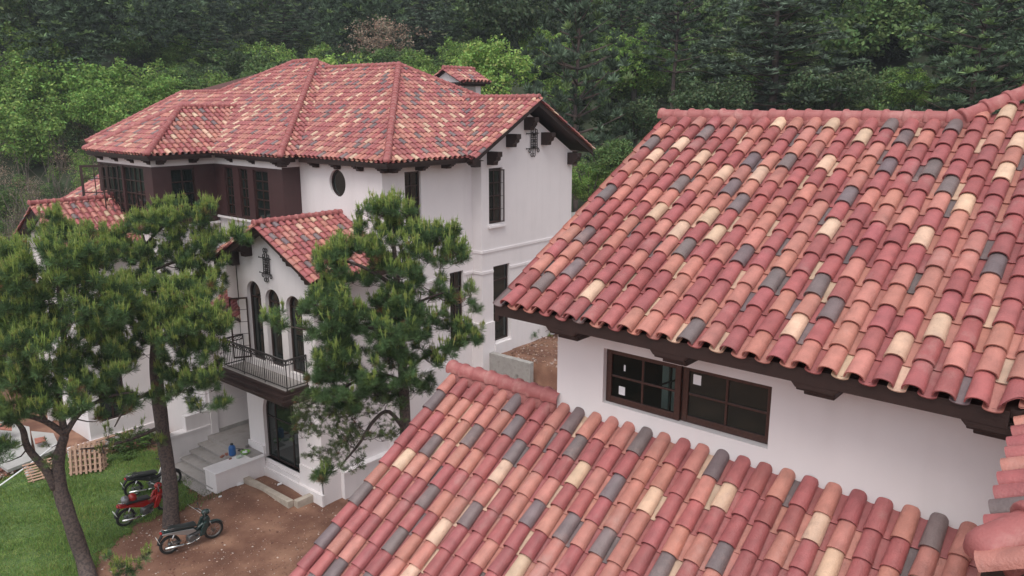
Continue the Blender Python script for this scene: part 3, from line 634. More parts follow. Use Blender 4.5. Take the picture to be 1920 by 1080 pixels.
for k in range(5):
    st = MB(); zt = .88-.165*(k+.0)-.002; x1 = 14.27-.35*k; x0 = x1-.40
    if k == 0: continue
    st.b2((14.25, 27.5, -.2), (14.25-.36*k, 24.62, .88-.165*k-.04), 'stone'); st.b2((14.25-.001*k, 27.5-.001*k, .88-.165*k-.04), (14.18-.36*k, 24.60, .88-.165*k), 'stone')
    st.build('step', villa, bevel=.008)
st = MB(); st.b2((14.25-.005, 27.49, -.2), (14.22-.36*5, 24.605, .055), 'stone'); st.build('step', villa, bevel=.008)
pl = MB(); pl.b2((12.76, 24.33, -.6), (14.72, 25.05, .80), 'trim'); pl.b2((12.72, 24.29, .80), (14.74, 25.09, .86), 'trim'); pl.build('stair_parapet', villa, bevel=.012)
dp = MB(); dp.tube([(14.95, 25.62, 8.0), (14.95, 25.62, 6.5), (15.0, 25.55, 6.35)], .035, 'wood'); dp.lathe((14.98, 25.6, 6.2), [(.05, 0), (.09, .03), (.12, .2), (.1, .25)], 'trim', 10); dp.build('downpipe', villa)
lm = MB(); lm.tube([(FX-.03, 20.86, 7.6), (FX-.2, 20.86, 7.7)], .015, 'iron'); lm.build('wall_hook', villa)
# ---- wrought iron ornaments
def ornament(o, u, n, s=1.):
    o = Vector(o); u = Vector(u); n = Vector(n); mb = MB(); P = lambda a, z: o+u*a*s+Vector((0, 0, z*s))+n*.05
    r = .016*s**.5
    for x in (-.17, -.06, .06, .17): mb.tube([P(x, -.33), P(x, .33)], r, 'iron', 5)
    def curl(a, z, dr, up):
        pts = []
        for k in range(10):
            q = math.pi*1.5*k/9; pts.append(P(a+dr*.055*(1-math.cos(q)), z+up*(.055*math.sin(q))))
        mb.tube(pts, r, 'iron', 5)
    for x, dr in ((-.06, -1), (.06, -1)): mb.tube([P(x, .33), P(x-.01, .42), P(x-.06, .46), P(x-.07, .52)], r, 'iron', 5); curl(x-.07, .52, 1, 1); mb.tube([P(x, -.33), P(x, -.47)], r, 'iron', 5); curl(x, -.47, -1, -1)
    for x, dr in ((-.17, -1), (.17, 1)): curl(x, -.33, dr, -1); curl(x, .33, -dr, 1)
    for z in (.25, -.25): mb.tube([P(-.42, z-.02), P(-.40, z+.02), P(-.38, z), P(.26, z)], r, 'iron', 5)
    for x in (-.11, 0, .11):
        for z in (-.16, 0, .16): mb.torus(P(x, z), n, .05*s, r*.8, 'iron', 12, 5)
    for q in range(3): mb.torus(P(0, -.2+.2*q), n, .035*s, r, 'iron', 10, 5)
    return mb.build('iron_ornament', villa)
ornament((25.3, 20.34, 11.92), (1, 0, 0), (0, -1, 0), 1.18); ornament((FX, 23.43, 8.02), (0, -1, 0), (-1, 0, 0), 1.05)
# ---- balcony
bal = MB(); bx = 14.0; yb1, yb0 = 21.48, 25.35
bal.b2((13.62, yb0+.2, 3.86), (FX, yb1-.2, 3.98), 'wood'); bal.b2((13.74, yb0+.1, 3.98), (FX, yb1-.1, 4.10), 'wood'); bal.b2((13.88, yb0, 4.10), (FX, yb1-.02, 4.22), 'wood'); bal.b2((13.80, yb0+.05, 3.74), (FX, yb1-.08, 3.86), 'wood')
bl = bal.build('balcony', villa, bevel=.01)
bf = MB(); bf.b2((13.95, yb0-.05, 4.22), (FX, yb1+.05, 4.235), 'stone'); link('floor', bf.mesh('floor'), bl)
rl = MB(); zt = 5.26; zb_ = 4.32
def rail_run(p, q):
    p = Vector(p); q = Vector(q); L = (q-p).length; u = (q-p)/L; n = int(L/.115)
    rl.tube([p+Z*zt, q+Z*zt], .032, 'iron', 6); rl.tube([p+Z*(zt-.16), q+Z*(zt-.16)], .016, 'iron', 5); rl.tube([p+Z*zb_, q+Z*zb_], .022, 'iron', 5)
    for k in range(n+1): rl.tube([p+u*L*k/n+Z*zb_, p+u*L*k/n+Z*(zt-.16)], .0125, 'iron', 4)
    m_ = int(L/.15); nn = u.cross(Z)
    for k in range(m_): rl.torus(p+u*L*(k+.5)/m_+Z*(zt-.085), nn, .056, .013, 'iron', 12, 5)
    for k in range(0, n+1, max(1, n//max(1, int(L/1.2)))): rl.tube([p+u*L*k/n+Z*4.22, p+u*L*k/n+Z*(zt+.03)], .018, 'iron', 5)
rail_run((bx, yb0-.05, 0), (bx, yb1+.02, 0)); rail_run((bx, yb1+.02, 0), (FX-.03, yb1+.02, 0)); rail_run((bx, yb0-.05, 0), (FX-.03, yb0-.05, 0))
link('railing', rl.mesh('railing'), bl)
# ---- chimney
ch = MB(); ch.b2((28.3, 27.2, 11), (29.7, 28.8, 14.3), 'wall'); cho = ch.build('chimney', villa)
cm = MB(); cm.b2((28.1, 27.05, 14.20), (29.9, 28.95, 14.36), 'wood'); cm.b2((28.5, 27.17, 13.9), (29.3, 27.19, 14.25), 'concrete')
T = []; face(T, cm, [(28.0, 26.85), (30.05, 26.85), (30.05, 28.0), (28.0, 28.0)], 'ekck', (28.0, 26.85), (1, 0), (0, 1), 14.37, .5, 51)
verge(T, (27.85, 26.85), (1, 0), (0, 1), 14.33, .5, 1.1, 52); verge(T, (27.85, 29.15), (1, 0), (0, -1), 14.33, .5, 1.1, 53)
cm.prism([(28.0, 29.15, 14.36), (30.05, 29.15, 14.36), (30.05, 28.0, 14.94), (28.0, 28.0, 14.94)], (0, 0, -.06), 'wood')
cm.prism([(28.12, 26.95, 14.30), (28.12, 29.05, 14.30), (28.12, 28.0, 14.86)], (.05, 0, 0), 'wall')
ro = join_tiles('chimney_roof', T, villa); ro.parent = cho; ro.location = (0, 0, 0)
ridge_line(cm, (27.95, 28.0, 15.03), (30.1, 28.0, 15.03), r=.11, L=.28); link('chimney_cap', cm.mesh('chimney_cap'), cho)
# ---- left annex
an = MB(); T = []
face(T, an, [(11.45, 31.0), (15.0, 31.0), (15.0, 34.0), (11.45, 34.0)], 'ecck', (11.45, 31.0), (1, 0), (0, 1), 9.5-.6*3.0, .6, 61)
an.prism([(11.45, 36.2, 8.2), (15, 36.2, 8.2), (15, 34, 9.5), (11.45, 34, 9.5)], (0, 0, -.07), 'wood')
verge(T, (11.30, 31.0), (1, 0), (0, 1), 9.45-.6*3.0, .6, 3.0, 62); verge(T, (11.30, 36.2), (1, 0), (0, -1), 9.45-.6*2.2, .6, 2.2, 63)
face(T, an, [(12.6, 33.9), (17.5, 33.9), (17.5, 37.2), (12.6, 37.2)], 'ecck'.replace('e', 'c'), (12.6, 33.9), (0, 1), (1, 0), 8.66, .56, 64)
join_tiles('annex_roof', T, villa)
ridge_line(an, (11.3, 34.0, 9.62), (15.2, 34.0, 9.62), r=.11, L=.3)
an.build('annex_timber', villa)
aw = MB(); AW = rect(11.97-11.5, 1.1, 12.97-11.5, 2.9)
wall_face(aw, (11.5, 31.4, 0), (1, 0, 0), rect(0, -.3, 3.0, 7.75), [AW, rect(.5, 4.2, 1.3, 6.0)], .14, n=(0, -1, 0))
wall_face(aw, (11.9, 36.0, 0), (0, -1, 0), [(0, -.3), (4.6, -.3), (4.6, 7.8), (2.0, 9.38), (0, 8.2)], [], 0, n=(-1, 0, 0)); wall_face(aw, (11.5, 31.6, 0), (0, -1, 0), rect(0, -.3, .2, 7.7), [], 0, n=(-1, 0, 0)); aw.b2((11.5, 31.6, -.3), (11.9, 31.61, 7.75), 'wall')
aw.b2((10.6, 31.3, -.3), (15, 31.4, .5), 'trim'); aw.b2((11.6, 36, -.3), (20, 36.1, 8), 'wall')
aw.build('annex_wall', villa)
window(villa, (11.5, 31.4, 0), (1, 0, 0), (0, -1, 0), AW, .14, nu=2, nz=2); window(villa, (11.5, 31.4, 0), (1, 0, 0), (0, -1, 0), rect(.5, 4.2, 1.3, 6.0), .14, nu=2, nz=2)
# ================================================================== GROUND
def ss(t): t = np.clip(t, 0, 1); return t*t*(3-2*t)
def terr(x, y):
    x = np.asarray(x, float); y = np.asarray(y, float); d = .763*x+.647*y; l = (.647*x-.763*y)/np.maximum(d, 5)
    z = 3.55*ss((x-22.55)/.5)*ss((26-y)/4)
    z = z+.35*np.sin(x*.9+1)*np.sin(y*.8)*.12*ss((d-33)/6+.25)
    hill = 18*ss((d-35)/72)*1.0+ .0*d
    k = d-36
    near = np.where(k > 0, .50*k*ss(k/8), 0); near = np.where(near > 10, 10+5.0*(1-np.exp(-np.maximum(near-10, 0)/5.0)), near)+.03*np.maximum(k, 0)
    far = ss((d-66)/135)*(6+22*ss((l+.60)/.25)); drop = np.maximum(0, d-215)*.5
    z = z+near+far-drop
    z = z+ss((d-40)/10)*(1.2*np.sin(x*.13+y*.05)+.8*np.sin(y*.17-x*.04+2)+.3*np.sin(x*.5)*np.sin(y*.43))
    # soil heap in front of the wing and the small bed
    z = z+.55*np.exp(-(((x-14.0)/.9)**2+((y-22.9)/1.6)**2))*0+.25*np.exp(-(((x-13.2)/1.0)**2+((y-23.2)/1.3)**2))+.10*np.exp(-(((x-14.45)/.5)**2+((y-23.2)/1.6)**2))
    z = z+.02*np.sin(x*3.1+y*1.7)*np.sin(y*2.9-x)
    return z
def tz(x, y): return float(terr(x, y))
def axis(lo, hi, a, b, fine):
    v = [a]
    while v[-1] < b: v.append(v[-1]+fine)
    st = fine
    while v[-1] < hi: st = min(st*1.12, 5); v.append(v[-1]+st)
    st = fine; u = [a]
    while u[-1] > lo: st = min(st*1.12, 5); u.append(u[-1]-st)
    return np.array(u[::-1][:-1]+v)
gx = axis(-70, 420, 6, 31, .28); gy = axis(-260, 420, 15, 37, .28)
X_, Y_ = np.meshgrid(gx, gy, indexing='ij'); Zg = terr(X_, Y_)
V = np.stack([X_, Y_, Zg], -1).reshape(-1, 3); nx, ny = len(gx), len(gy)
I = (np.arange(nx-1)[:, None]*ny+np.arange(ny-1)[None]).ravel(); F = np.stack([I, I+ny, I+ny+1, I+1], 1)
gm = mat('red_soil', (.165, .075, .048), rough=.95, noise=.3, nscale=.9, bump=1.0, bscale=9, col2=(.24, .13, .085), lo=.42, hi=.68, detail=10)
_t = gm.node_tree; _b = _t.nodes['Principled BSDF']; _src = _b.inputs['Base Color'].links[0].from_socket
_tc = _t.nodes.new('ShaderNodeTexCoord'); _vr = _t.nodes.new('ShaderNodeTexVoronoi'); _vr.inputs['Scale'].default_value = 9; _t.links.new(_tc.outputs['Object'], _vr.inputs['Vector'])
_mr = _t.nodes.new('ShaderNodeMapRange'); _mr.inputs['From Min'].default_value = .12; _mr.inputs['From Max'].default_value = .07; _t.links.new(_vr.outputs['Distance'], _mr.inputs['Value'])
_mx = _t.nodes.new('ShaderNodeMixRGB'); _t.links.new(_mr.outputs[0], _mx.inputs[0]); _t.links.new(_src, _mx.inputs[1])
_cr = _t.nodes.new('ShaderNodeMixRGB'); _cr.inputs[1].default_value = (.10, .045, .03, 1); _cr.inputs[2].default_value = (.34, .20, .15, 1); _sp = _t.nodes.new('ShaderNodeSeparateColor'); _t.links.new(_vr.outputs['Color'], _sp.inputs[0]); _t.links.new(_sp.outputs[0], _cr.inputs[0]); _t.links.new(_cr.outputs[0], _mx.inputs[2])
# leaf litter and undergrowth colour on the forested slope
_geo = _t.nodes.new('ShaderNodeTexCoord'); _vm = _t.nodes.new('ShaderNodeVectorMath'); _vm.operation = 'DOT_PRODUCT'; _vm.inputs[1].default_value = (.763, .647, 0); _t.links.new(_geo.outputs['Object'], _vm.inputs[0])
_m2 = _t.nodes.new('ShaderNodeMapRange'); _m2.inputs['From Min'].default_value = 36; _m2.inputs['From Max'].default_value = 41; _t.links.new(_vm.outputs['Value'], _m2.inputs['Value'])
_mm = _t.nodes.new('ShaderNodeMixRGB'); _t.links.new(_m2.outputs[0], _mm.inputs[0]); _t.links.new(_mx.outputs[0], _mm.inputs[1]); _mm.inputs[2].default_value = (.035, .045, .022, 1)
_t.links.new(_mm.outputs[0], _b.inputs['Base Color'])
g = link('ground', npmesh('ground', V, F, [gm], smooth=True)); g['kind'] = 'structure'

# lawn: outline read on the ground
lo_px = [(-120, 1300), (-120, 925), (0, 903), (70, 868), (130, 852), (205, 848), (262, 838), (300, 850), (296, 868), (322, 895), (352, 905), (372, 938), (350, 958), (312, 966), (262, 985), (225, 1012), (190, 1050), (150, 1100), (120, 1300)]
LP = [onz(x, y, 0)[:2] for x, y in lo_px]
def inpoly(x, y, P):
    x = np.asarray(x); y = np.asarray(y); c = np.zeros(x.shape, bool); n = len(P)
    for i in range(n):
        x1, y1 = P[i]; x2, y2 = P[(i+1) % n]
        with np.errstate(divide='ignore', invalid='ignore'):
            c ^= ((y1 > y) != (y2 > y)) & (x < (x2-x1)*(y-y1)/(y2-y1)+x1)
    return c
lx = np.arange(-2, 14, .14); ly = np.arange(15, 36, .14); LX, LY = np.meshgrid(lx, ly, indexing='ij')
jx = LX+.12*np.sin(LY*7)+.1*np.sin(LY*17+1); jy = LY+.12*np.sin(LX*8)+.08*np.sin(LX*19)
ins = inpoly(jx, jy, LP); LZ = terr(LX, LY)+.03
V = np.stack([LX, LY, LZ], -1).reshape(-1, 3); ny = len(ly)
I = (np.arange(len(lx)-1)[:, None]*ny+np.arange(ny-1)[None]); keep = ins[:-1, :-1] & ins[1:, :-1] & ins[1:, 1:] & ins[:-1, 1:]; I = I[keep].ravel()
lm_ = mat('lawn', (.07, .14, .035), rough=.9, noise=.3, nscale=3, bump=.8, bscale=25, col2=(.11, .16, .045))
lw = link('lawn', npmesh('lawn', V, np.stack([I, I+ny, I+ny+1, I+1], 1), [lm_], smooth=True)); lw['kind'] = 'structure'

# ------------------------------------------------------------------ foliage builders
M['leaf'] = leafmat('leaf'); M['needle'] = leafmat('needle', trans=.2)
M['bark'] = mat('pine_bark', (.135, .098, .085), rough=.95, noise=.4, nscale=14, bump=1.5, bscale=26, col2=(.055, .042, .040), lo=.46, hi=.56)
M['bark2'] = mat('grey_bark', (.075, .065, .055), rough=.95, noise=.3, nscale=6, bump=.8, bscale=20)
def quads(C, N, L, Wd, axis_=None, tip=False):
    """C centres, N normals, L length, Wd width; returns V,F for one quad each"""
    n = len(C); r_ = RNG.normal(size=(n, 3)) if axis_ is None else axis_
    a = r_-np.sum(r_*N, 1, keepdims=True)*N; a /= np.linalg.norm(a, axis=1, keepdims=True)+1e-9; b = np.cross(N, a)
    L = np.broadcast_to(L, (n,))[:, None]/2; Wd = np.broadcast_to(Wd, (n,))[:, None]/2
    V = np.stack([C-a*L, C+b*Wd, C+a*L, C-b*Wd], 1).reshape(-1, 3)
    return V, np.arange(4*n).reshape(n, 4)
def unit(n): v = RNG.normal(size=(n, 3)); return v/np.linalg.norm(v, axis=1, keepdims=True)
def leaf_crown(name, col, nc=70, per=45, leaf=.085, squash=.85, cvar=.3, lobes=7):
    """unit crown (radius 1) round the origin"""
    lc = unit(lobes)*np.array([.55, .55, .45]); lc[:, 2] += .05
    Cs, Ns, Ks = [], [], []
    for k in range(nc):
        l = lc[RNG.integers(lobes)]; u = unit(1)[0]; u[2] = u[2]*.8+.15
        c = l+u*RNG.uniform(.30, .52); r = RNG.uniform(.13, .24)
        if c[2] < -.75: continue
        m = int(per*RNG.uniform(.6, 1.4)); o = unit(m)*RNG.uniform(.3, 1, (m, 1))**.5*r*np.array([1, 1, .7])
        Cs.append(c+o); nn = o/ r*.8+unit(m)*.8+np.array([0, 0, .5]); Ns.append(nn/np.linalg.norm(nn, axis=1, keepdims=True))
        base = np.array(col)*(1+cvar*RNG.normal()*.6); base = base*(1+.25*RNG.normal(size=(m, 1)))*np.array([1, 1, 1]); base[:, 0] *= RNG.uniform(.8, 1.25, m)
        Ks.append(np.clip(base, .008, .5))
    C = np.vstack(Cs); C[:, 2] *= squash; V, F = quads(C, np.vstack(Ns), leaf*RNG.uniform(.6, 1.3, len(C)), leaf*.62)
    return V, F, np.vstack(Ks)
def pine_crown(col, H=1., n_w=11, tuft=26, nl=.034, lo=.32, spread=.30, candle=.15, wr=.22):
    """unit-height pine crown; whorled limbs with needle clusters"""
    Cs, As, Ks, L_ = [], [], [], []
    br = []
    for k in range(n_w):
        t = lo+(1-lo)*(k/(n_w-1))**.9; rad = spread*(1-((t-lo)/(1-lo))**1.6)*RNG.uniform(.7, 1.1)+.03
        nb = RNG.integers(4, 7); ph = RNG.uniform(0, 6.3)
        for b in range(nb):
            an = ph+6.283*b/nb+RNG.normal()*.2; R = rad*RNG.uniform(.65, 1.15); e = np.array([math.cos(an)*R, math.sin(an)*R, t+R*RNG.uniform(.05, .35)])
            br.append((np.array([0, 0, t-.02]), e)); nt_ = max(3, int(10*R/spread))
            for q in range(nt_):
                f_ = RNG.uniform(.45, 1.05); c = np.array([0, 0, t])*(1-f_)+e*f_+RNG.normal(size=3)*np.array([.026, .026, .014])*(1+R*3)
                m = tuft; d = unit(m); d[:, 2] = np.abs(d[:, 2])*.8+.1; d /= np.linalg.norm(d, axis=1, keepdims=True)
                Cs.append(c+d*nl*.45); As.append(d); kk = np.array(col)*(1+.3*RNG.normal())*(1+.2*RNG.normal(size=(m, 1)))
                if RNG.random() < candle: kk = kk*np.array([1.9, 1.9, 1.2])
                Ks.append(np.clip(kk, .006, .4))
    C = np.vstack(Cs); A = np.vstack(As); N = np.cross(A, unit(len(A))); N /= np.linalg.norm(N, axis=1, keepdims=True)
    V, F = quads(C, N, nl*RNG.uniform(.7, 1.2, len(C)), nl*wr, A)
    return V, F, np.vstack(Ks), br
LIME = (.27, .42, .10); MID = (.13, .21, .07); DARK = (.085, .13, .06); PINE = (.095, .145, .085); PINEB = (.11, .15, .105); ROSE = (.32, .24, .18)
def trunk_mesh(name, H, r, br=None, mat_='bark2', lean=.0):
    mb = MB(); pts = [(lean*k*k*.02*H+.01*H*math.sin(k*1.3), .01*H*math.cos(k), H*k/6) for k in range(7)]; mb.tube(pts, [r*(1.25 if k == 0 else 1-.13*k) for k in range(7)], mat_, 8)
    for a, b in (br or []):
        a = np.array(a); b = np.array(b); mid = (a+b)/2+np.array([0, 0, -.03*np.linalg.norm(b-a)]); mb.tube([a, mid, b], [r*.28, r*.18, r*.06], mat_, 5, False)
    return mb.mesh(name)
TPL = {}
def mk_leafy(key, col, **k):
    V, F, K = leaf_crown(key, col, **k); me = npmesh('crown', V, F, [M['leaf']], K); tr = MB()
    for q in range(7):
        an = q*.9+1; tr.tube([(0, 0, -.9), (.12*math.cos(an), .12*math.sin(an), -.3), (.55*math.cos(an), .55*math.sin(an), .25)], [.045, .03, .012], 'bark2', 5, False)
    tr.tube([(0.02, 0, -2.6), (0, .03, -1.6), (0, 0, -.6)], [.08, .065, .05], 'bark2', 8)
    TPL[key] = (me, tr.mesh('trunk'), (V, F, K))
def mk_pine(key, col, **k):
    V, F, K, br = pine_crown(col, **k); me = npmesh('crown', V, F, [M['needle']], K); TPL[key] = (me, trunk_mesh('trunk', .97, .016, br, 'bark'), (V, F, K))
mk_leafy('lime', LIME, nc=190, per=42, leaf=.075); mk_leafy('lime2', (.26, .42, .10), nc=170, per=40, leaf=.075, squash=1.05)
mk_leafy('mid', MID, nc=170, per=40, leaf=.075); mk_leafy('mid2', (.21, .34, .085), nc=200, per=42, leaf=.07, squash=1.0, lobes=9); mk_leafy('mid3', (.19, .325, .075), nc=200, per=42, leaf=.07, squash=.9, lobes=11)
mk_leafy('dark', DARK, nc=160, per=40, leaf=.08); mk_leafy('rose', ROSE, nc=130, per=26, leaf=.055, squash=.8, lobes=12)
mk_pine('pine', PINE, n_w=15, tuft=30, spread=.30); mk_pine('pine2', PINEB, n_w=17, tuft=30, spread=.27, lo=.2); mk_pine('pine3', (.085, .125, .080), n_w=13, tuft=32, spread=.34, lo=.4)
NAMED = []
def tree(kind, px, pytop, wpx, d, label, cat, name, group=None, rz=None, hs=None):
    """px: photo column of the trunk, pytop: row of the top, wpx: crown width there, d: distance"""
    top = at(px, pytop, d); bx_, by_ = top[0], top[1]; gz_ = tz(bx_, by_); R = wpx/1493.*d/2
    NAMED.append(((px-960)/1533., d, wpx/2/1533., px)); rz = random.uniform(0, 6.28) if rz is None else rz
    e = empty(name, (bx_, by_, gz_-.1), rz, label=label, cat=cat, group=group); cm_, tm_, _ = TPL[kind]
    c = bpy.data.objects.new('crown', cm_); COL.objects.link(c); c.parent = e; t = bpy.data.objects.new('trunk', tm_); COL.objects.link(t); t.parent = e
    Hh = top[2]-gz_
    if kind.startswith('pine'):
        sp = {'pine': .33, 'pine2': .30, 'pine3': .37}[kind]; s = (R/sp, R/sp, Hh); c.scale = s; t.scale = s
    else:
        zr = R*(hs or .95); c.scale = (R, R, zr); c.location = (0, 0, Hh-zr*.93); t.scale = (R, R, (Hh-zr*.93)/2.6); t.location = c.location
    return e
G1 = 'light green trees in a row behind the left of the villa'; G2 = 'dark pines on the slope behind the houses'; G3 = 'fresh green trees showing over the villa roof'; G4 = 'bushes and trees of the forest edge'
for a in [
 ('mid2', 18, 98, 185, 60, 'bright green leafy tree at the left edge, tallest there', 'tree', 'broadleaf_tree', G1),
 ('mid3', 128, 97, 190, 59, 'bright green leafy tree second from the left edge with a rounded top', 'tree', 'broadleaf_tree', G1),
 ('mid3', 205, 150, 150, 57, 'bright green leafy tree filling the gap between two taller ones in the left row', 'tree', 'broadleaf_tree', G1),
 ('mid2', 60, 165, 170, 56, 'bright green leafy tree with a low crown above the grey thicket', 'tree', 'broadleaf_tree', G1),
 ('mid2', 258, 106, 150, 61, 'bright green leafy tree with a knobbly top, fourth along the row from the left edge', 'tree', 'broadleaf_tree', G1),
 ('mid3', 325, 132, 120, 60, 'bright green leafy tree at the right end of the row, touching the villa ridge', 'tree', 'broadleaf_tree', G1),
 ('mid2', 268, 175, 150, 56, 'low bright green leafy tree right behind the left hip of the villa roof', 'tree', 'broadleaf_tree', G1),
 ('mid3', -60, 130, 150, 58, 'bright green leafy tree cut off by the left edge of the photo', 'tree', 'broadleaf_tree', G1),
 ('pine2', 405, 42, 105, 72, 'tall dark pine with a pointed top standing left of the villa roof peak', 'tree', 'pine_tree', G2),
 ('lime', 597, 66, 190, 57, 'lime green round tree rising behind the highest roof peak', 'tree', 'broadleaf_tree', G3),
 ('lime2', 922, 72, 165, 52, 'lime green round tree behind the chimney, largest of the fresh green ones', 'tree', 'broadleaf_tree', G3),
 ('lime', 800, 98, 115, 55, 'lime green tree just left of the chimney cap, half hidden by the roof', 'tree', 'broadleaf_tree', G3),
 ('mid2', 870, 66, 110, 62, 'mid green tree with a pale top between the chimney tree and the pinkish tree', 'tree', 'broadleaf_tree', G3),
 ('rose', 712, 14, 165, 70, 'thin tree with brownish pink foliage above the middle of the villa roof', 'tree', 'broadleaf_tree', None),
 ('lime2', 1018, 48, 100, 64, 'yellow green tree behind the left side of the tall pine', 'tree', 'broadleaf_tree', G3),
 ('mid2', 1195, 45, 150, 60, 'leafy tree with light green patches right of the tall pine', 'tree', 'broadleaf_tree', G4),
 ('pine3', 1087, -60, 300, 43, 'tall dark pine with a long bare trunk beside the white gable wall', 'tree', 'pine_tree', G2),
 ('pine2', 1465, -70, 330, 50, 'broad blue green pine rising behind the middle of the near roof ridge', 'tree', 'pine_tree', G2),
 ('pine', 1860, -60, 330, 44, 'big pine at the right edge of the photo behind the roof hip', 'tree', 'pine_tree', G2),
 ('pine3', 1275, -80, 230, 56, 'dark pine with an open crown above the left end of the near roof ridge', 'tree', 'pine_tree', G2),
 ('mid', 1640, -40, 230, 58, 'dark leafy tree between the two biggest pines behind the near roof', 'tree', 'broadleaf_tree', G4),
 ('mid', 1145, 248, 130, 38, 'dark green bush between the white gable and the near tiled roof', 'bush', 'bush', G4),
 ('mid2', 1105, 300, 90, 37, 'small fresh green bush at the foot of the bare pine trunk', 'bush', 'bush', G4),
 ('dark', 1190, 150, 160, 45, 'very dark leafy tree right of the gable peak', 'tree', 'broadleaf_tree', G4),
 ('mid2', 1720, 120, 90, 46, 'low leafy tree with light tips behind the right part of the near ridge', 'tree', 'broadleaf_tree', G4),
 ('mid', 1650, 112, 170, 49, 'rounded leafy bush filling the gap behind the right part of the near ridge', 'tree', 'broadleaf_tree', G4),
 ('dark', 1570, 90, 180, 47, 'dark leafy tree right of the broad blue green pine', 'tree', 'broadleaf_tree', G4),
 ('dark', 1330, 110, 170, 46, 'dark leafy tree left of the broad blue green pine', 'tree', 'broadleaf_tree', G4),
 ('pine', 1165, -30, 170, 66, 'slim dark pine further up the slope right of the tall bare pine', 'tree', 'pine_tree', G2),
 ('pine2', 790, -20, 150, 85, 'distant dark pine above the valley of the villa roof', 'tree', 'pine_tree', G2),
 ('pine', 530, 12, 150, 88, 'distant dark pine left above the highest roof peak', 'tree', 'pine_tree', G2),
]: tree(*a)
# ---- the forest beyond: one mass
def merge(items, name, matn, kind='stuff', **tg):
    Vs, Fs, Ks, b = [], [], [], 0
    for (V, F, K), loc, s, rz, tint in items:
        c, s_ = math.cos(rz), math.sin(rz); R = np.array([[c, -s_, 0], [s_, c, 0], [0, 0, 1]])
        W = (V*np.array(s))@R.T+np.array(loc); Vs.append(W); Fs.append(F+b); b += len(W); Ks.append(np.clip(K*tint, .004, .5))
    o = link(name, npmesh(name, np.vstack(Vs), np.vstack(Fs), [matn], np.vstack(Ks))); return tag(o, kind=kind, **tg)
def lod(tpl, keep, grow):
    V, F, K = tpl; idx = RNG.random(len(F)) < keep; F2 = F[idx]; Vq = V[F2.ravel()].reshape(-1, 4, 3); c = Vq.mean(1, keepdims=True); Vq = c+(Vq-c)*grow
    return Vq.reshape(-1, 3), np.arange(4*len(F2)).reshape(-1, 4), K[idx]
LD = {k: lod(TPL[k][2], .55, 1.32) for k in ('mid', 'dark', 'mid2', 'pine', 'pine2', 'pine3', 'lime2')}
for k, c_, lo_, sp_ in (('pine', PINE, .3, .30), ('pine2', PINEB, .2, .27), ('pine3', (.085, .125, .080), .38, .34)): LD[k] = pine_crown(c_, n_w=14, tuft=12, nl=.044, wr=.26, lo=lo_, spread=sp_)[:3]
LF = {k: lod(TPL[k][2], .24, 1.85) for k in LD if not k.startswith('pine')}
for k, c_, lo_, sp_ in (('pine', PINE, .3, .30), ('pine2', PINEB, .2, .27), ('pine3', (.085, .125, .080), .38, .34)): LF[k] = pine_crown(c_, n_w=11, tuft=6, nl=.065, wr=.36, lo=lo_, spread=sp_)[:3]
itL, itP = [], []
d = 43.
while d < 232:
    sp = 3.2+d*.021; l = -.74
    while l < .76:
        dd = d+RNG.uniform(-.4, .4)*sp*1.3; ll = l+RNG.uniform(-.4, .4)*sp/d
        x, y = (.763*dd+.647*ll*dd), (.647*dd-.763*ll*dd)
        l += sp/d
        if (x < 33 and 18 < y < 42 and dd < 50): continue
        if ll < -.35 and dd < 60: continue
        if -.5 < ll < .02 and dd < 58: continue
        if any(abs(ll-n_[0]) < n_[2]*.7+1.4/dd and dd < n_[1]+2 and not (n_[1] < 47 and dd < n_[1]-40) for n_ in NAMED):
            if dd > 57: R = RNG.uniform(1.1, 1.9); itL.append((LD[('mid', 'dark', 'dark')[RNG.integers(3)]], (x, y, tz(x, y)+R*.6), (R*1.3, R*1.3, R), RNG.uniform(0, 6), RNG.uniform(.7, 1.2)))
            continue
        if y < 19 and x < 27: continue
        far = dd > 95; src = LF if far else LD; r = RNG.random(); z = tz(x, y); tint = RNG.uniform(.6, 1.0)
        pinep = .62 if dd > 80 or ll < 0 else .38
        if r < pinep:
            k = ('pine', 'pine2', 'pine3')[RNG.integers(3)]; Hh = RNG.uniform(8, 13)*(1.0 if dd < 60 else 1.05); w_ = RNG.uniform(8, 12)
            itP.append((src[k], (x, y, z-.3), (w_*1.05, w_*1.05, Hh), RNG.uniform(0, 6.28), tint))
        else:
            k = 'dark' if RNG.random() < .5 else ('mid' if RNG.random() < .8 else ('mid2' if RNG.random() < .75 else 'lime2')); R = RNG.uniform(2.2, 3.8)
            itL.append((src[k], (x, y, z+R*RNG.uniform(.9, 1.7)), (R, R, R*1.15), RNG.uniform(0, 6.28), tint))
    d += sp*.85
for q in range(260):
    dd = RNG.uniform(58, 90); ll = RNG.uniform(-.45, -.12) if q < 120 else RNG.uniform(.05, .62)
    x, y = (.763*dd+.647*ll*dd), (.647*dd-.763*ll*dd); R = RNG.uniform(1.1, 2.1); itL.append((LD[('mid', 'dark', 'mid2')[RNG.integers(3)]], (x, y, tz(x, y)+R*.6), (R*1.2, R*1.2, R), RNG.uniform(0, 6), RNG.uniform(.6, 1.1)))
merge(itP, 'forest', M['needle'], label='dark pine forest covering the hillside behind everything', cat='forest')
merge(itL, 'forest', M['leaf'], label='leafy undergrowth and broadleaf wood mixed through the hillside', cat='forest')
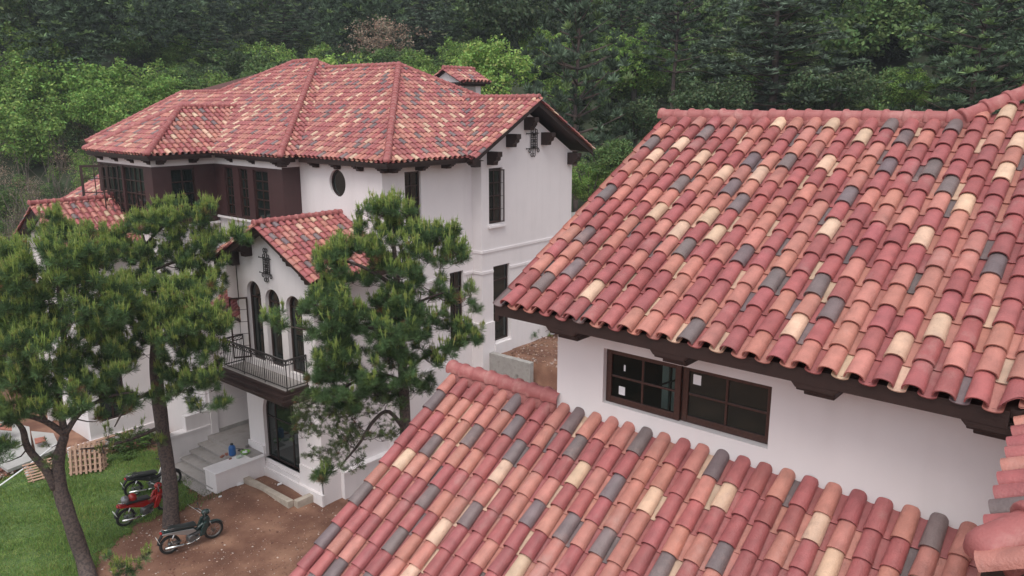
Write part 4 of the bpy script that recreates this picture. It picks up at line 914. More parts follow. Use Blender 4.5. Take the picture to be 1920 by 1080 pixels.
# ---- thicket on the left slope
it = []
small = {k: lod(TPL[k][2], .12, 1.3) for k in ('mid', 'mid2', 'rose', 'dark')}
for n in range(430):
    dd = RNG.uniform(39, 60); ll = RNG.uniform(-.72, -.33)
    x, y = (.763*dd+.647*ll*dd), (.647*dd-.763*ll*dd); R = RNG.uniform(.5, 1.3); k = ('mid', 'mid2', 'mid2', 'rose', 'rose', 'dark')[RNG.integers(6)]
    it.append((small[k], (x, y, tz(x, y)+R*.6), (R, R, R*1.1), RNG.uniform(0, 6.28), RNG.uniform(.7, 1.3)))
for n in range(260):
    dd = RNG.uniform(38, 46); ll = RNG.uniform(.0, .5); x, y = (.763*dd+.647*ll*dd), (.647*dd-.763*ll*dd); R = RNG.uniform(.6, 1.4)
    if y < 36 and x < 30.5 and y > 19: continue
    it.append((small[('mid', 'dark', 'mid2')[RNG.integers(3)]], (x, y, tz(x, y)+R*.5), (R, R, R), RNG.uniform(0, 6.28), RNG.uniform(.7, 1.2)))
merge(it, 'undergrowth', M['leaf'], label='tangled grey green thicket and shrubs on the slope left of the villa', cat='undergrowth')
tw = MB(); M['twig'] = mat('grey_twig', (.16, .13, .11), rough=.9)
for n in range(170):
    dd = RNG.uniform(40, 57); ll = RNG.uniform(-.72, -.38); x, y = (.763*dd+.647*ll*dd), (.647*dd-.763*ll*dd); z = tz(x, y)
    for q in range(4):
        a = RNG.normal(size=2)*.5; hh = RNG.uniform(1.6, 3.2); tw.tube([(x, y, z), (x+a[0]*.4, y+a[1]*.4, z+hh*.5), (x+a[0]*1.1, y+a[1]*1.1, z+hh)], [.035, .022, .008], 'twig', 3, False)
o = tw.build('bare_stems'); tag(o, 'thin pale leafless stems standing in the thicket left of the villa', 'stems', kind='stuff')
# ================================================================== PINES STANDING CLOSE
NEED = np.array((.098, .172, .068)); CAND = np.array((.36, .50, .13)); DRY = np.array((.10, .055, .03))
def tuft_arrays(C, A, nl, nn, w_, col, cv, droop=.25):
    """C shoot tips (n,3), A shoot axes; nn needles each"""
    n = len(C); Cn = np.repeat(C, nn, 0); An = np.repeat(A, nn, 0); s = RNG.uniform(-.55, .15, (n*nn, 1))
    r_ = RNG.normal(size=(n*nn, 3)); r_ -= np.sum(r_*An, 1, keepdims=True)*An; r_ /= np.linalg.norm(r_, axis=1, keepdims=True)+1e-9
    al = RNG.uniform(.2, 1.0, (n*nn, 1)); d = An*(1-al*.8)+r_*al; d[:, 2] -= droop*al[:, 0]*RNG.random(n*nn); d /= np.linalg.norm(d, axis=1, keepdims=True)
    base = Cn+An*s*nl; L = nl*RNG.uniform(.75, 1.15, n*nn); N = np.cross(d, unit(n*nn)); N /= np.linalg.norm(N, axis=1, keepdims=True)+1e-9
    V, F = quads(base+d*(L/2)[:, None], N, L, w_, d); tv = np.repeat(1+cv*RNG.normal(size=(n, 1)), nn, 0)
    warm = np.repeat(RNG.random((n, 1)) < .15, nn, 0)
    K = col*tv*(1+.22*RNG.normal(size=(n*nn, 1))); K = np.where(warm, K*np.array([1.4, 1.2, .85]), K); dry = np.repeat(RNG.random((n, 1)) < .015, nn, 0); K = np.where(dry, np.array([.26, .13, .07]), K)
    return V, F, np.clip(K, .008, .4)
def near_pine(name, trunk, rad, limbs, blobs, label, nl=.20, nn=84, sparse=0, needle_w=.0095, candles=.6, tint=1., candle_len=.40, shoots=(5, 9), group='pine trees standing round the villa'):
    """trunk: world points; limbs: list of (points, radii); blobs: (centre, radii(3), nodes, density, candle)"""
    base = trunk[0]; root = wempty(name, base, label=label, cat='tree', group=group)
    tb = MB()
    def smooth(pts, rr, k=4):
        P = [np.array(p, float) for p in pts]; out, ro = [], []
        for i in range(len(P)-1):
            p0 = P[max(i-1, 0)]; p1 = P[i]; p2 = P[i+1]; p3 = P[min(i+2, len(P)-1)]
            for j in range(k):
                t = j/k; out.append(.5*((2*p1)+(-p0+p2)*t+(2*p0-5*p1+4*p2-p3)*t*t+(-p0+3*p1-3*p2+p3)*t**3)); ro.append(rr[i]*(1-t)+rr[i+1]*t)
        out.append(P[-1]); ro.append(rr[-1]); return out, ro
    tp, tr_ = smooth(trunk, rad); tr_ = [r*(1+.05*math.sin(i*2.1)) for i, r in enumerate(tr_)]; tb.tube(tp, tr_, 'bark', 12); anchors = [(p, r) for p, r in zip(tp, tr_)]
    anchors = anchors[len(anchors)//4:]
    for pts, rr in limbs:
        lp, lr = smooth(pts, rr); tb.tube(lp, lr, 'bark', 7); anchors += list(zip(lp, lr))
    nodes = []
    for (c, r, n, den, cd) in blobs:
        u = unit(n)*RNG.uniform(.35, 1, (n, 1))**.5
        u = unit(int(n*1.45))*RNG.uniform(.35, 1, (int(n*1.45), 1))**.5 if den > .5 else u
        for q in u: nodes.append((np.array(c)+q*np.array(r), den, cd, q[2]))
    tp_ = np.array([a[0] for a in anchors[:]])
    nodes.sort(key=lambda q: np.min(np.linalg.norm(tp_-q[0], axis=1)))
    pts = [a[0] for a in anchors]; rs = [a[1] for a in anchors]; na = len(pts)
    tips, axes, dens, cds = [], [], [], []
    for (p, den, cd, hq) in nodes:
        A = np.array(pts); dist = np.linalg.norm((A-p)*np.array([1, 1, 1.5]), axis=1)+np.where(A[:, 2] > p[2]+.15, .5, 0); k = int(np.argmin(dist)); q0 = A[k]; L = np.linalg.norm(p-q0)
        r0 = min(rs[k]*.6, .012+.016*L); mid = (q0+p)/2+np.array([RNG.normal()*.08*L, RNG.normal()*.08*L, -.10*L]); m2 = q0*.2+p*.8+np.array([0, 0, -.07*L])
        tb.tube([q0, mid, m2, p], [r0, r0*.8, r0*.55, .006], 'bark', 5, False)
        pts += [mid, m2, p]; rs += [r0*.8, r0*.55, .012]
        out = (p-q0)/(L+1e-6)
        for s in range(RNG.integers(*shoots)):
            d_ = out*.55+unit(1)[0]*.9; d_[2] = abs(d_[2])*.7+(.45 if cd else .1) if not sparse else d_[2]; d_ /= np.linalg.norm(d_); l = RNG.uniform(.10, .34)
            e = p+d_*l; e2 = e+np.array([0, 0, .05]); tb.tube([p, e], [.006, .004], 'bark', 3, False); tips.append(e); axes.append((d_+np.array([0, 0, .35]))/np.linalg.norm(d_+np.array([0, 0, .35]))); dens.append(den); cds.append(cd)
    tips = np.array(tips); axes = np.array(axes); dens = np.array(dens); cds = np.array(cds)
    Vs, Fs, Ks, b = [], [], [], 0
    def put(V, F, K):
        nonlocal b
        Vs.append(V); Fs.append(F+b); Ks.append(K); b += len(V)
    full = dens >= .7
    if full.any(): put(*tuft_arrays(tips[full], axes[full], nl, nn, needle_w, NEED*tint, .22))
    if (~full).any(): put(*tuft_arrays(tips[~full], axes[~full], nl*.55, int(nn*.45), needle_w*.9, NEED*np.array([1.15, .95, .95])*tint*.9, .3, .1))
    cm = (RNG.random(len(tips)) < cds)
    if cm.any():
        Ct = tips[cm]; k = 4; C = np.repeat(Ct, k, 0)+RNG.normal(size=(len(Ct)*k, 3))*np.array([.035, .035, .01]); A = np.repeat(axes[cm], k, 0)*.25+np.array([0, 0, 1.])+RNG.normal(size=(len(C), 3))*.16; A /= np.linalg.norm(A, axis=1, keepdims=True)
        L = RNG.uniform(.5, 1.25, len(C))*candle_len; K = np.clip(CAND*(1+.22*RNG.normal(size=(len(C), 1))), .01, .5)
        for rep in range(3):
            N = np.cross(A, unit(len(C))); N /= np.linalg.norm(N, axis=1, keepdims=True); V, F = quads(C+A*(L/2)[:, None], N, L, .030, A); put(V, F, K*.9)
        put(*tuft_arrays(C+A*(L*.55)[:, None], A, .085, 26, .009, CAND*.75, .15, 0))
    tb.build('trunk', root); link('crown', npmesh('crown', np.vstack(Vs), np.vstack(Fs), [M['needle']], np.vstack(Ks)), root)
    return root
def PX(px, py, d): return at(px, py, d)
def bl(px, py, d, rx, ry, rd, n, den=1, cd=.6):
    return (at(px, py, d), (max(.12, rx*d/1493.-.06), max(.12, rx*d/1493.-.06), max(.10, ry*d/1493.-.05)), n, den, cd)
# tree B: straight trunk between the motorbikes
g0 = onz(320, 985, 0)
near_pine('pine_tree', [g0-[0, 0, .2], at(318, 900, 23.6), at(303, 800, 23.7), at(291, 700, 23.8), at(292, 610, 23.8), at(300, 545, 23.8)], [.27, .225, .20, .165, .12, .04],
 [([at(300, 800, 23.7), at(250, 822, 23.3), at(190, 838, 22.9), at(150, 842, 22.6)], [.06, .05, .035, .02]), ([at(292, 700, 23.8), at(350, 700, 23.4), at(415, 690, 23)], [.09, .06, .03]), ([at(291, 730, 23.8), at(240, 760, 24.2), at(215, 800, 24.4)], [.07, .045, .02]), ([at(292, 640, 23.8), at(350, 610, 23.5), at(410, 600, 23.2)], [.08, .05, .02])],
 [bl(310, 570, 23.5, 120, 50, 1.1, 40, 1, .85), bl(375, 612, 23.1, 58, 55, .8, 20, 1, .8), bl(290, 620, 23.6, 130, 60, 1.2, 34, 1, .6), bl(370, 690, 23.0, 66, 50, .8, 20, 1, .5), bl(225, 640, 23.6, 60, 60, 1, 16, 1, .6), bl(300, 700, 23.4, 110, 60, 1, 10, .4, 0), bl(345, 740, 23.2, 60, 40, .8, 8, .8, .3), bl(235, 835, 23, 80, 20, .4, 7, .5, .2), bl(395, 760, 22.8, 35, 35, .5, 4, 1, .2)],
 'tall pine with a straight dark trunk growing between the parked motorbikes')
# tree A: forked trunk at the left edge
gA = onz(180, 1150, 0)
near_pine('pine_tree', [gA-[0, 0, .2], at(163, 1070, 20.6), at(133, 980, 20.7), at(110, 905, 20.8), at(112, 850, 20.9), at(122, 815, 20.9)], [.27, .22, .205, .20, .15, .11],
 [([at(103, 915, 20.7), at(85, 880, 20.6), at(52, 840, 20.5), at(42, 805, 20.4), at(20, 780, 20.2)], [.13, .115, .10, .08, .04]),
  ([at(122, 815, 20.9), at(85, 790, 20.6), at(40, 780, 20.3), at(0, 800, 20)], [.10, .08, .06, .03]), ([at(122, 815, 20.9), at(150, 775, 21.1), at(200, 745, 21.4), at(250, 735, 21.6)], [.09, .07, .05, .02]),
  ([at(122, 815, 20.9), at(110, 740, 21), at(120, 640, 21.1), at(110, 540, 21.2), at(115, 470, 21.2)], [.10, .09, .08, .06, .03]), ([at(85, 790, 20.6), at(40, 700, 20.4), at(20, 600, 20.3)], [.07, .05, .03])],
 [bl(95, 510, 21.1, 100, 60, 1.3, 34, 1, .8), bl(20, 560, 20.4, 70, 90, 1.2, 26, 1, .7), bl(150, 590, 21.2, 95, 70, 1.3, 32, 1, .6), bl(60, 660, 20.5, 100, 75, 1.2, 34, 1, .6), bl(185, 690, 21.4, 70, 70, 1, 22, 1, .6), bl(30, 750, 20, 60, 50, .9, 16, 1, .5), bl(125, 750, 20.6, 70, 40, .8, 16, 1, .6), bl(5, 860, 20, 25, 30, .5, 4, .8, .2), bl(215, 590, 21.8, 50, 60, 1, 10, 1, .6), bl(90, 860, 20.4, 40, 30, .4, 3, .5, 0), bl(215, 770, 21.4, 45, 30, .5, 6, 1, .5)],
 'pine with a forked leaning trunk at the left edge of the lawn', nl=.22, tint=1.0)
# tree C: behind the other two, in front of the bay wall
gC = onz(312, 842, 0)
near_pine('pine_tree', [gC-[0, 0, .3], at(304, 770, 26.6), at(294, 680, 26.8), at(285, 560, 27), at(268, 440, 27)], [.2, .17, .14, .10, .04],
 [([at(258, 560, 27), at(180, 520, 26.8), at(110, 480, 26.5)], [.07, .05, .02]), ([at(256, 520, 27), at(330, 490, 27), at(400, 470, 27)], [.07, .05, .02]), ([at(262, 470, 27), at(300, 430, 27), at(340, 400, 27)], [.05, .04, .02])],
 [bl(270, 465, 27, 80, 50, 1.2, 26, 1, .7), bl(160, 470, 26.7, 75, 50, 1.2, 24, 1, .7), bl(355, 450, 27, 60, 60, 1, 22, 1, .6), bl(215, 520, 26.8, 100, 45, 1.2, 26, 1, .4), bl(330, 530, 27, 90, 45, 1, 20, .8, .3), bl(390, 500, 26.8, 45, 60, .8, 14, .9, .4), bl(440, 455, 25.6, 25, 22, .4, 5, 1, .5), bl(105, 430, 26.5, 35, 35, .6, 7, 1, .7), bl(300, 405, 27, 90, 18, .5, 8, 1, .9), bl(385, 405, 27, 20, 30, .4, 4, 1, .9)],
 'darker blue green pine standing behind its neighbours, close against the bay wall', nl=.19, tint=.85, candles=.5, candle_len=.40)
# tree D: in front of the right wing of the villa
dD = 22.6; gD = at(768, 1000, dD); gD[2] = tz(gD[0], gD[1])
near_pine('pine_tree', [gD-[0, 0, .3], at(765, 900, dD), at(760, 790, dD), at(755, 690, dD), at(748, 590, dD), at(742, 500, dD), at(735, 430, dD)], [.24, .2, .17, .145, .12, .08, .03],
 [([at(764, 815, dD), at(730, 772, dD-.2), at(700, 790, dD-.5), at(675, 830, dD-.8), at(640, 872, dD-1.1)], [.075, .06, .055, .045, .02]),
  ([at(758, 715, dD), at(700, 700, dD-.3), at(640, 730, dD-.7), at(580, 760, dD-1)], [.06, .05, .035, .015]), ([at(752, 640, dD), at(680, 610, dD-.3), at(600, 620, dD-.8), at(530, 610, dD-1.2)], [.07, .055, .035, .015]),
  ([at(748, 590, dD), at(800, 560, dD), at(860, 540, dD)], [.06, .04, .015]), ([at(756, 700, dD), at(810, 660, dD), at(870, 640, dD)], [.06, .04, .015]), ([at(745, 540, dD), at(680, 500, dD-.2), at(610, 480, dD-.4)], [.07, .05, .02])],
 [bl(715, 420, dD, 55, 38, .8, 14, 1, .8), bl(665, 490, dD-.3, 75, 35, 1.0, 22, 1, .6), bl(760, 480, dD, 90, 50, 1.1, 30, 1, .6), bl(845, 470, dD, 35, 40, .6, 9, 1, .7), bl(655, 560, dD-.4, 92, 45, 1.2, 26, 1, .35), bl(780, 570, dD, 80, 60, 1, 24, 1, .3), bl(618, 605, dD-.8, 55, 48, .8, 20, .9, .2), bl(515, 612, dD-1.3, 25, 14, .5, 3, 1, .4), bl(690, 640, dD-.4, 95, 50, 1, 30, .8, .1), bl(745, 620, dD-1.1, 60, 60, .8, 18, .8, .15), bl(735, 700, dD-1.2, 60, 45, .8, 16, .8, .1), bl(700, 780, dD-1, 70, 60, .9, 26, .5, 0), bl(620, 675, dD-1.2, 42, 48, .6, 18, .8, .15), bl(568, 795, dD-1.2, 26, 28, .4, 8, .6, 0), bl(590, 780, dD-1.2, 45, 60, .6, 18, .5, 0), bl(820, 650, dD, 60, 50, .8, 12, .9, .2), bl(880, 600, dD, 18, 60, .4, 6, 1, .3), bl(895, 640, dD, 15, 12, .3, 3, 1, .3),
  bl(635, 735, dD-1, 64, 45, .8, 28, .75, .1), bl(680, 730, dD-.4, 60, 40, .8, 14, .6, 0), bl(625, 805, dD-1, 75, 65, .8, 40, .45, 0), bl(690, 800, dD-.6, 60, 50, .7, 14, .4, 0), bl(635, 860, dD-1, 65, 38, .7, 22, .45, 0), bl(615, 900, dD-1.3, 22, 18, .3, 4, 1, .1), bl(750, 730, dD, 60, 40, .8, 12, .8, 0)],
 'big pine with sparse drooping lower twigs in front of the white villa wall', nl=.195, tint=.9)
# young pines
yp = onz(232, 1110, 0); yd = float(yp[:2]@np.array([.763, .647]))
near_pine('young_pine', [yp-[0, 0, .1], at(236, 1085, yd-.6), at(240, 1050, yd-1)], [.05, .035, .015], [], [bl(235, 1075, yd-1.0, 26, 14, .2, 4, 1, .4), bl(205, 1055, yd-1, 8, 10, .1, 1, 1, .5), bl(268, 1055, yd-1, 8, 10, .1, 1, 1, .5)], 'young pine whose tip shows at the bottom edge beside the lawn', nl=.16, group=None, shoots=(3, 5))
yq = at(1030, 668, 33); yq[2] = tz(yq[0], yq[1])
near_pine('young_pine', [yq-[0, 0, .1], at(1026, 650, 33), at(1012, 625, 32.8), at(996, 612, 32.6)], [.04, .03, .02, .01], [], [bl(1022, 655, 33, 14, 14, .2, 7, 1, .2), bl(1000, 625, 32.7, 14, 14, .2, 5, 1, .2), bl(1040, 618, 33, 14, 10, .2, 3, 1, .2)], 'small young pine on the brown soil between the two houses', nl=.2, group=None)
# ================================================================== GRASS, STONES, WEEDS
def blades(n, poly, box, hmin, hmax, w_, col, cv, name, label):
    x = RNG.uniform(box[0], box[1], n); y = RNG.uniform(box[2], box[3], n); k = inpoly(x+.1*np.sin(y*7), y+.1*np.sin(x*8), poly); x, y = x[k], y[k]; n = len(x); z = terr(x, y)+.02
    an = RNG.uniform(0, 6.28, n); h = RNG.uniform(hmin, hmax, n)*(1+.5*np.sin(x*2.1+y)*np.sin(y*1.7)); ld = RNG.normal(size=(n, 2))*.35*h[:, None]
    b = np.stack([x, y, z], 1); s = np.stack([np.cos(an)*w_/2, np.sin(an)*w_/2, np.zeros(n)], 1); t = b+np.stack([ld[:, 0], ld[:, 1], h], 1)
    V = np.stack([b-s, b+s, t], 1).reshape(-1, 3); pat = 1+.25*np.sin(x*1.3+2)*np.sin(y*1.1+x*.4)
    K = np.array(col)*(pat*(1+cv*RNG.normal(size=n)))[:, None]; K[:, 0] *= RNG.uniform(.8, 1.4, n)
    o = link(name, npmesh(name, V, np.arange(3*n).reshape(n, 3), [M['leaf']], np.clip(K, .01, .4))); return tag(o, label, 'grass', kind='stuff')
blades(170000, LP, (2, 14, 19, 35), .05, .13, .022, (.20, .33, .085), .25, 'grass', 'short bright green grass covering the lawn')
_c = np.mean(np.array(LP), 0); LP2 = [tuple(_c+(np.array(q)-_c)*1.05+np.array([.1, -.1])) for q in LP]
blades(30000, LP2, (2, 15, 19, 36), .03, .09, .022, (.16, .26, .07), .3, 'grass', 'sparse grass straggling past the lawn edge onto the soil')
ro_ = [onz(*p, 0)[:2] for p in [(335, 900), (352, 870), (402, 900), (420, 925), (395, 945), (372, 940)]]
blades(9000, ro_, (11, 15, 23, 28), .04, .10, .02, (.07, .11, .03), .3, 'grass', 'thin patchy grass beside the stone steps')
# leafy weeds in the lawn and the shrubs under the wall
it = []; sm = lod(TPL['mid2'][2], .03, 1.5); sd = lod(TPL['mid'][2], .10, 1.0)
for n in range(210):
    px, py = RNG.uniform(-40, 330), RNG.uniform(860, 1085)
    p = onz(px, py, 0)
    if not inpoly(np.array([p[0]]), np.array([p[1]]), LP)[0]: continue
    R = RNG.uniform(.07, .24); it.append((sm, (p[0], p[1], tz(p[0], p[1])+R*.35), (R, R, R*.5), RNG.uniform(0, 6), RNG.uniform(.7, 1.7)))
merge(it, 'weeds', M['leaf'], label='clumps of broad leafy weeds scattered over the lawn', cat='weeds')
BUSH = {}
for k, col in (('g', (.13, .22, .06)), ('d', (.09, .15, .05))):
    V, F, K = leaf_crown('b', col, nc=80, per=26, leaf=.13, squash=.9); BUSH[k] = npmesh('crown', V, F, [M['leaf']], K)
def bush(px, py, R, key, label, zs=.8, name='bush', group=None):
    p = onz(px, py, 0); z = tz(p[0], p[1]); e = empty(name, (p[0], p[1], z-.02), random.uniform(0, 6), label=label, cat='bush', group=group)
    c = bpy.data.objects.new('crown', BUSH[key]); COL.objects.link(c); c.parent = e; c.scale = (R, R, R*zs); c.location = (0, 0, R*zs*.75)
bush(222, 850, .65, 'd', 'dark green bush right beside the stacked wooden pallets', group='bushes below the annex wall')
bush(262, 838, .60, 'g', 'green bush at the foot of the annex wall, middle of its group', group='bushes below the annex wall')
bush(288, 828, .45, 'd', 'green bush nearest the pine trunk below the annex wall', group='bushes below the annex wall')
bush(240, 862, .35, 'g', 'low leafy plant at the upper edge of the lawn', group='bushes below the annex wall')
# gravel and stone chips
def chips(name, label, pts, smin, smax, cols, cat='gravel'):
    V0 = np.array([(1, 0, 0), (-.9, .2, 0), (.1, 1, 0), (0, -.9, 0), (.1, .1, .6), (0, 0, -.5)]); F0 = np.array([(0, 2, 4), (2, 1, 4), (1, 3, 4), (3, 0, 4), (2, 0, 5), (1, 2, 5), (3, 1, 5), (0, 3, 5)])
    n = len(pts); s = RNG.uniform(0, 1, n)**3*(smax-smin)+smin; a = RNG.uniform(0, 6.28, n); c, s_ = np.cos(a), np.sin(a)
    st = RNG.uniform(.5, 1.3, (n, 3)); W = V0[None]*st[:, None]*s[:, None, None]; X = W[..., 0]*c[:, None]-W[..., 1]*s_[:, None]; Y = W[..., 0]*s_[:, None]+W[..., 1]*c[:, None]
    W = np.stack([X, Y, W[..., 2]], -1)+pts[:, None]; F = (F0[None]+(np.arange(n)*6)[:, None, None]).reshape(-1, 3)
    K = np.repeat(np.array(cols)[RNG.integers(0, len(cols), n)]*RNG.uniform(.7, 1.3, (n, 1)), 8, 0)
    o = link(name, npmesh(name, W.reshape(-1, 3), F, [M['stonechip']], K)); return tag(o, label, cat, kind='stuff')
M['stonechip'] = mat('stone_chips', (1, 1, 1), rough=.9, attr='tc')
n = 11000; x = RNG.uniform(8.0, 17, n); y = RNG.uniform(14, 26.5, n); k = ~inpoly(x, y, LP) & ~((x > 14.6) & (y > 20.8)) & ~((x > 13.4) & (y > 21.9) & (RNG.random(n) < .6)); x, y = x[k], y[k]
chips('gravel', 'reddish stone chips strewn over the bare soil', np.stack([x, y, terr(x, y)+.006], 1), .008, .045, [(.30, .17, .12), (.38, .25, .19), (.25, .13, .09), (.55, .45, .40), (.18, .08, .06), (.2, .09, .065), (.24, .12, .085)])
n = 6000; x = RNG.uniform(22.7, 32, n); y = RNG.uniform(14, 22, n); k = ~((x < 28.1) & (y > 20.2)); x, y = x[k], y[k]
chips('gravel', 'stones and clods on the raised soil behind the concrete wall', np.stack([x, y, terr(x, y)+.01], 1), .015, .09, [(.25, .14, .09), (.32, .20, .14), (.16, .08, .05), (.4, .3, .26)])
# ================================================================== SMALL STRUCTURES
c = MB(); c.b2((22.75, 20.5, -.2), (22.50, 18.2, 3.72), 'concrete'); o = c.build('retaining_wall', bevel=.015); tag(o, 'stained grey concrete wall end holding back the soil beside the villa', 'retaining wall')
c = MB(); zk = .30; c.prism([(13.80, 24.7, -.2), (14.02, 24.7, -.2), (14.02, 21.60, -.2), (13.80, 21.60, -.2)], (0, 0, zk+.2), 'kerbstone'); c.b2((14.02, 21.60, -.2), (15.2, 21.38, zk-.002), 'kerbstone'); o = c.build('garden_kerb', bevel=.012); tag(o, 'L shaped pale concrete kerb round the soil bed under the arched window', 'kerb')
# fence behind the gable
fe = empty('iron_fence', (33, 21, 0), label='dark railing on the slope right of the white gable', cat='fence'); f0 = np.array([32.3, 20.6]); f1 = np.array([34.6, 24.6]); zf = CH-5.4
for q in range(1):
    mb = MB(); 
    for z in (0, .85): mb.tube([(f0[0]-33, f0[1]-21, zf+z), (f1[0]-33, f1[1]-21, zf+z)], .03, 'iron', 5)
    for k in range(34): t = k/33; p = f0*(1-t)+f1*t-[33, 21]; mb.tube([(p[0], p[1], zf-.3), (p[0], p[1], zf+1.0)], .014, 'iron', 4)
    o = mb.build('railing'); o.parent = fe
    mb = MB(); mb.b2((f0[0]-33.15, f0[1]-21.1, 3), (f1[0]-32.85, f1[1]-21.1+.25, zf-.25), 'concrete'); o = mb.build('base_wall'); o.parent = fe
# ================================================================== THINGS ON THE PARAPET
M['blue'] = mat('blue_plastic', (.02, .10, .30), rough=.35, noise=.1, nscale=8); M['lime'] = mat('green_plastic', (.20, .45, .06), rough=.4); M['clearp'] = mat('thin_plastic', (.42, .5, .42), rough=.25, noise=.3, nscale=20)
M['steel'] = mat('dull_steel', (.35, .34, .33), rough=.35, metal=.8); M['brick'] = mat('red_brick', (.28, .11, .08), rough=.9, noise=.3, nscale=15); M['black'] = mat('black_plastic', (.02, .02, .022), rough=.5)
def onp(px, py): return onz(px, py, .86)
p = onp(436, 853); e = wempty('water_jug', tuple(p), label='blue plastic water bottle standing on the stair parapet', cat='bottle')
m = MB(); m.lathe(p, [(0, 0), (.115, .0), (.125, .03), (.125, .13), (.118, .15), (.125, .17), (.125, .30), (.10, .355), (.05, .385), (.045, .40)], 'blue', 18); m.build('bottle_body', e)
m = MB(); m.lathe(p, [(.05, .395), (.055, .40), (.055, .45), (0, .452)], 'black', 12); m.build('cap', e)
p = onp(460, 851); e = wempty('basin', tuple(p), label='bright green plastic bowl holding white bowls and food', cat='bowl')
m = MB(); m.lathe(p, [(0, .0), (.10, .0), (.17, .09), (.18, .10), (.165, .095), (.09, .012), (0, .012)], 'lime', 20); m.build('bowl_body', e)
for dx, dy in ((-.05, .02), (.05, .03), (.0, -.06)):
    m = MB(); m.blob(p+np.array([dx, dy, .075]), (.055, .055, .045), 'white'); m.build('food_bag', e)
p = onp(448, 858); m = MB(); R0 = Matrix.Rotation(.4, 3, 'Z'); m.blob(p+[0, 0, .04], (.13, .09, .055), 'clearp', 14, 7, R0); m.blob(p+[.06, -.03, .06], (.06, .06, .05), 'clearp', 9, 5); o = m.build('plastic_bag'); tag(o, 'crumpled pale green plastic bag in front of the green bowl', 'plastic bag')
p = onp(464, 840); m = MB(); m.lathe(p, [(0, 0), (.07, 0), (.075, .02), (.06, .13), (.065, .135), (0, .13)], 'steel', 14); o = m.build('metal_cup'); tag(o, 'small dull metal pot against the white pilaster', 'pot')
p = onp(452, 845); m = MB(); m.lathe(p, [(0, 0), (.09, .0), (.12, .03), (.11, .035), (0, .01)], 'black', 14); m.tube([p+[.10, 0, .025], p+[-.05, .26, .03]], .012, 'black', 6); o = m.build('frying_pan'); tag(o, 'flat black pan with a handle beside the blue bottle', 'pan')
for (px, py, rz, lab) in ((417, 857, .5, 'broken red brick piece farthest left on the stair parapet'), (425, 853, 1.2, 'red brick piece next to the blue bottle on the parapet'), (432, 861, .1, 'tiny brown rubble piece at the front of the parapet')):
    p = onp(px, py); m = MB(); s = .6 if 'tiny' in lab else 1; m.box(p+[0, 0, .03*s], (.085*s, .05*s, .028*s), 'brick', rz=rz); o = m.build('brick_piece', bevel=.01); tag(o, lab, 'brick piece')
# pale stone shards on the soil
for (px, py, s, lab) in ((450, 911, .14, 'long white stone shard beside the kerb'), (524, 913, .11, 'white stone shard inside the soil bed'), (413, 938, .07, 'white stone chip below the parapet corner')):
    p = onz(px, py, .08 if px > 420 else .02); p[2] = tz(p[0], p[1])+.02; m = MB(); m.prism([p+[-s, -s*.3, 0], p+[s*.8, -s*.5, 0], p+[s, .1*s, 0], p+[-.2*s, s*.5, 0]], (0, 0, .035), 'white'); o = m.build('stone_shard'); tag(o, lab, 'stone')
# ================================================================== PALLETS, SHEETS, PLANKS
M['pal'] = mat('raw_pine_wood', (.52, .33, .23), rough=.8, noise=.3, nscale=8, bump=.3, bscale=40, col2=(.34, .21, .16)); M['sheet'] = mat('pale_board', (.38, .37, .355), rough=.7, noise=.2, nscale=2, col2=(.28, .28, .27), lo=.5, hi=.8); M['orange'] = mat('orange_tarp', (.32, .12, .085), rough=.6, noise=.3, nscale=8)
def frame_from(o, ux, uy):
    ux = Vector(ux).normalized(); n = ux.cross(Vector(uy)).normalized(); uy = n.cross(ux); return Vector(o), Matrix((ux, uy, n)).transposed()
def pallet(name, o, R, W, L, nb, nr, label):
    e = empty(name, o, label=label, cat='pallet', group='wooden pallets by the annex wall')
    for k in range(nb):
        m = MB(); x = (k+.5)/nb*W-W/2; m.box((0, 0, 0), (W/nb*.24, L/2*random.uniform(.95, 1.03), .011), 'pal'); b = m.build('slat', e); b.matrix_local = Matrix.Translation(R @ Vector((x+random.gauss(0, .006), random.gauss(0, .01), .05))) @ (R @ Matrix.Rotation(random.gauss(0, .012), 3, 'Z')).to_4x4()
    for k in range(nr):
        m = MB(); y = (k+.5)/nr*L-L/2; m.box((0, 0, 0), (W/2*1.0, .024, .03), 'pal'); b = m.build('runner', e); b.matrix_local = Matrix.Translation(R @ Vector((0, y, 0))) @ R.to_4x4()
    return e
def corners(px0, px1, px2, z0, z1):          # lower-left, lower-right on the ground, upper-left above them
    return onz(*px0, z0), onz(*px1, z0)
a, b = corners((135, 892), (188, 884), None, .05, 0)
u = Vector(b-a); L0 = u.length; back = Vector((-u.y, u.x, 0)).normalized()
for k in range(3):
    off = back*(.0+.16*k)+Vector((0, 0, .0))+u.normalized()*(.08*k); up = (Vector((0, 0, 1))*.92+back*.40); o, R = frame_from(Vector(a)+u/2+off+up.normalized()*.52, u, up)
    pallet('wooden_pallet', o, R, 1.12, 1.05, (7, 8, 7)[k], (5, 6, 5)[k], ('front pallet leaning in the stack behind the forked pine', 'middle pallet of the leaning stack', 'rearmost pallet of the leaning stack, nearest the wall')[k])
a = onz(60, 905, .02); b = onz(103, 893, .02); u = Vector(b-a); back = Vector((-u.y, u.x, 0)).normalized(); o, R = frame_from(Vector(a)+u/2+back*.35+Vector((0, 0, .22)), back*.9+Vector((0, 0, .45)), -u)
pallet('wooden_pallet', o, R, .95, 1.0, 7, 3, 'low pallet lying tilted at the lawn edge left of the forked trunk')
def slab(name, pts, th, m, label, cat, bevel=0):
    q = MB(); q.prism([Vector(p) for p in pts], (0, 0, -th), m); o = q.build(name, bevel=bevel); return tag(o, label, cat)
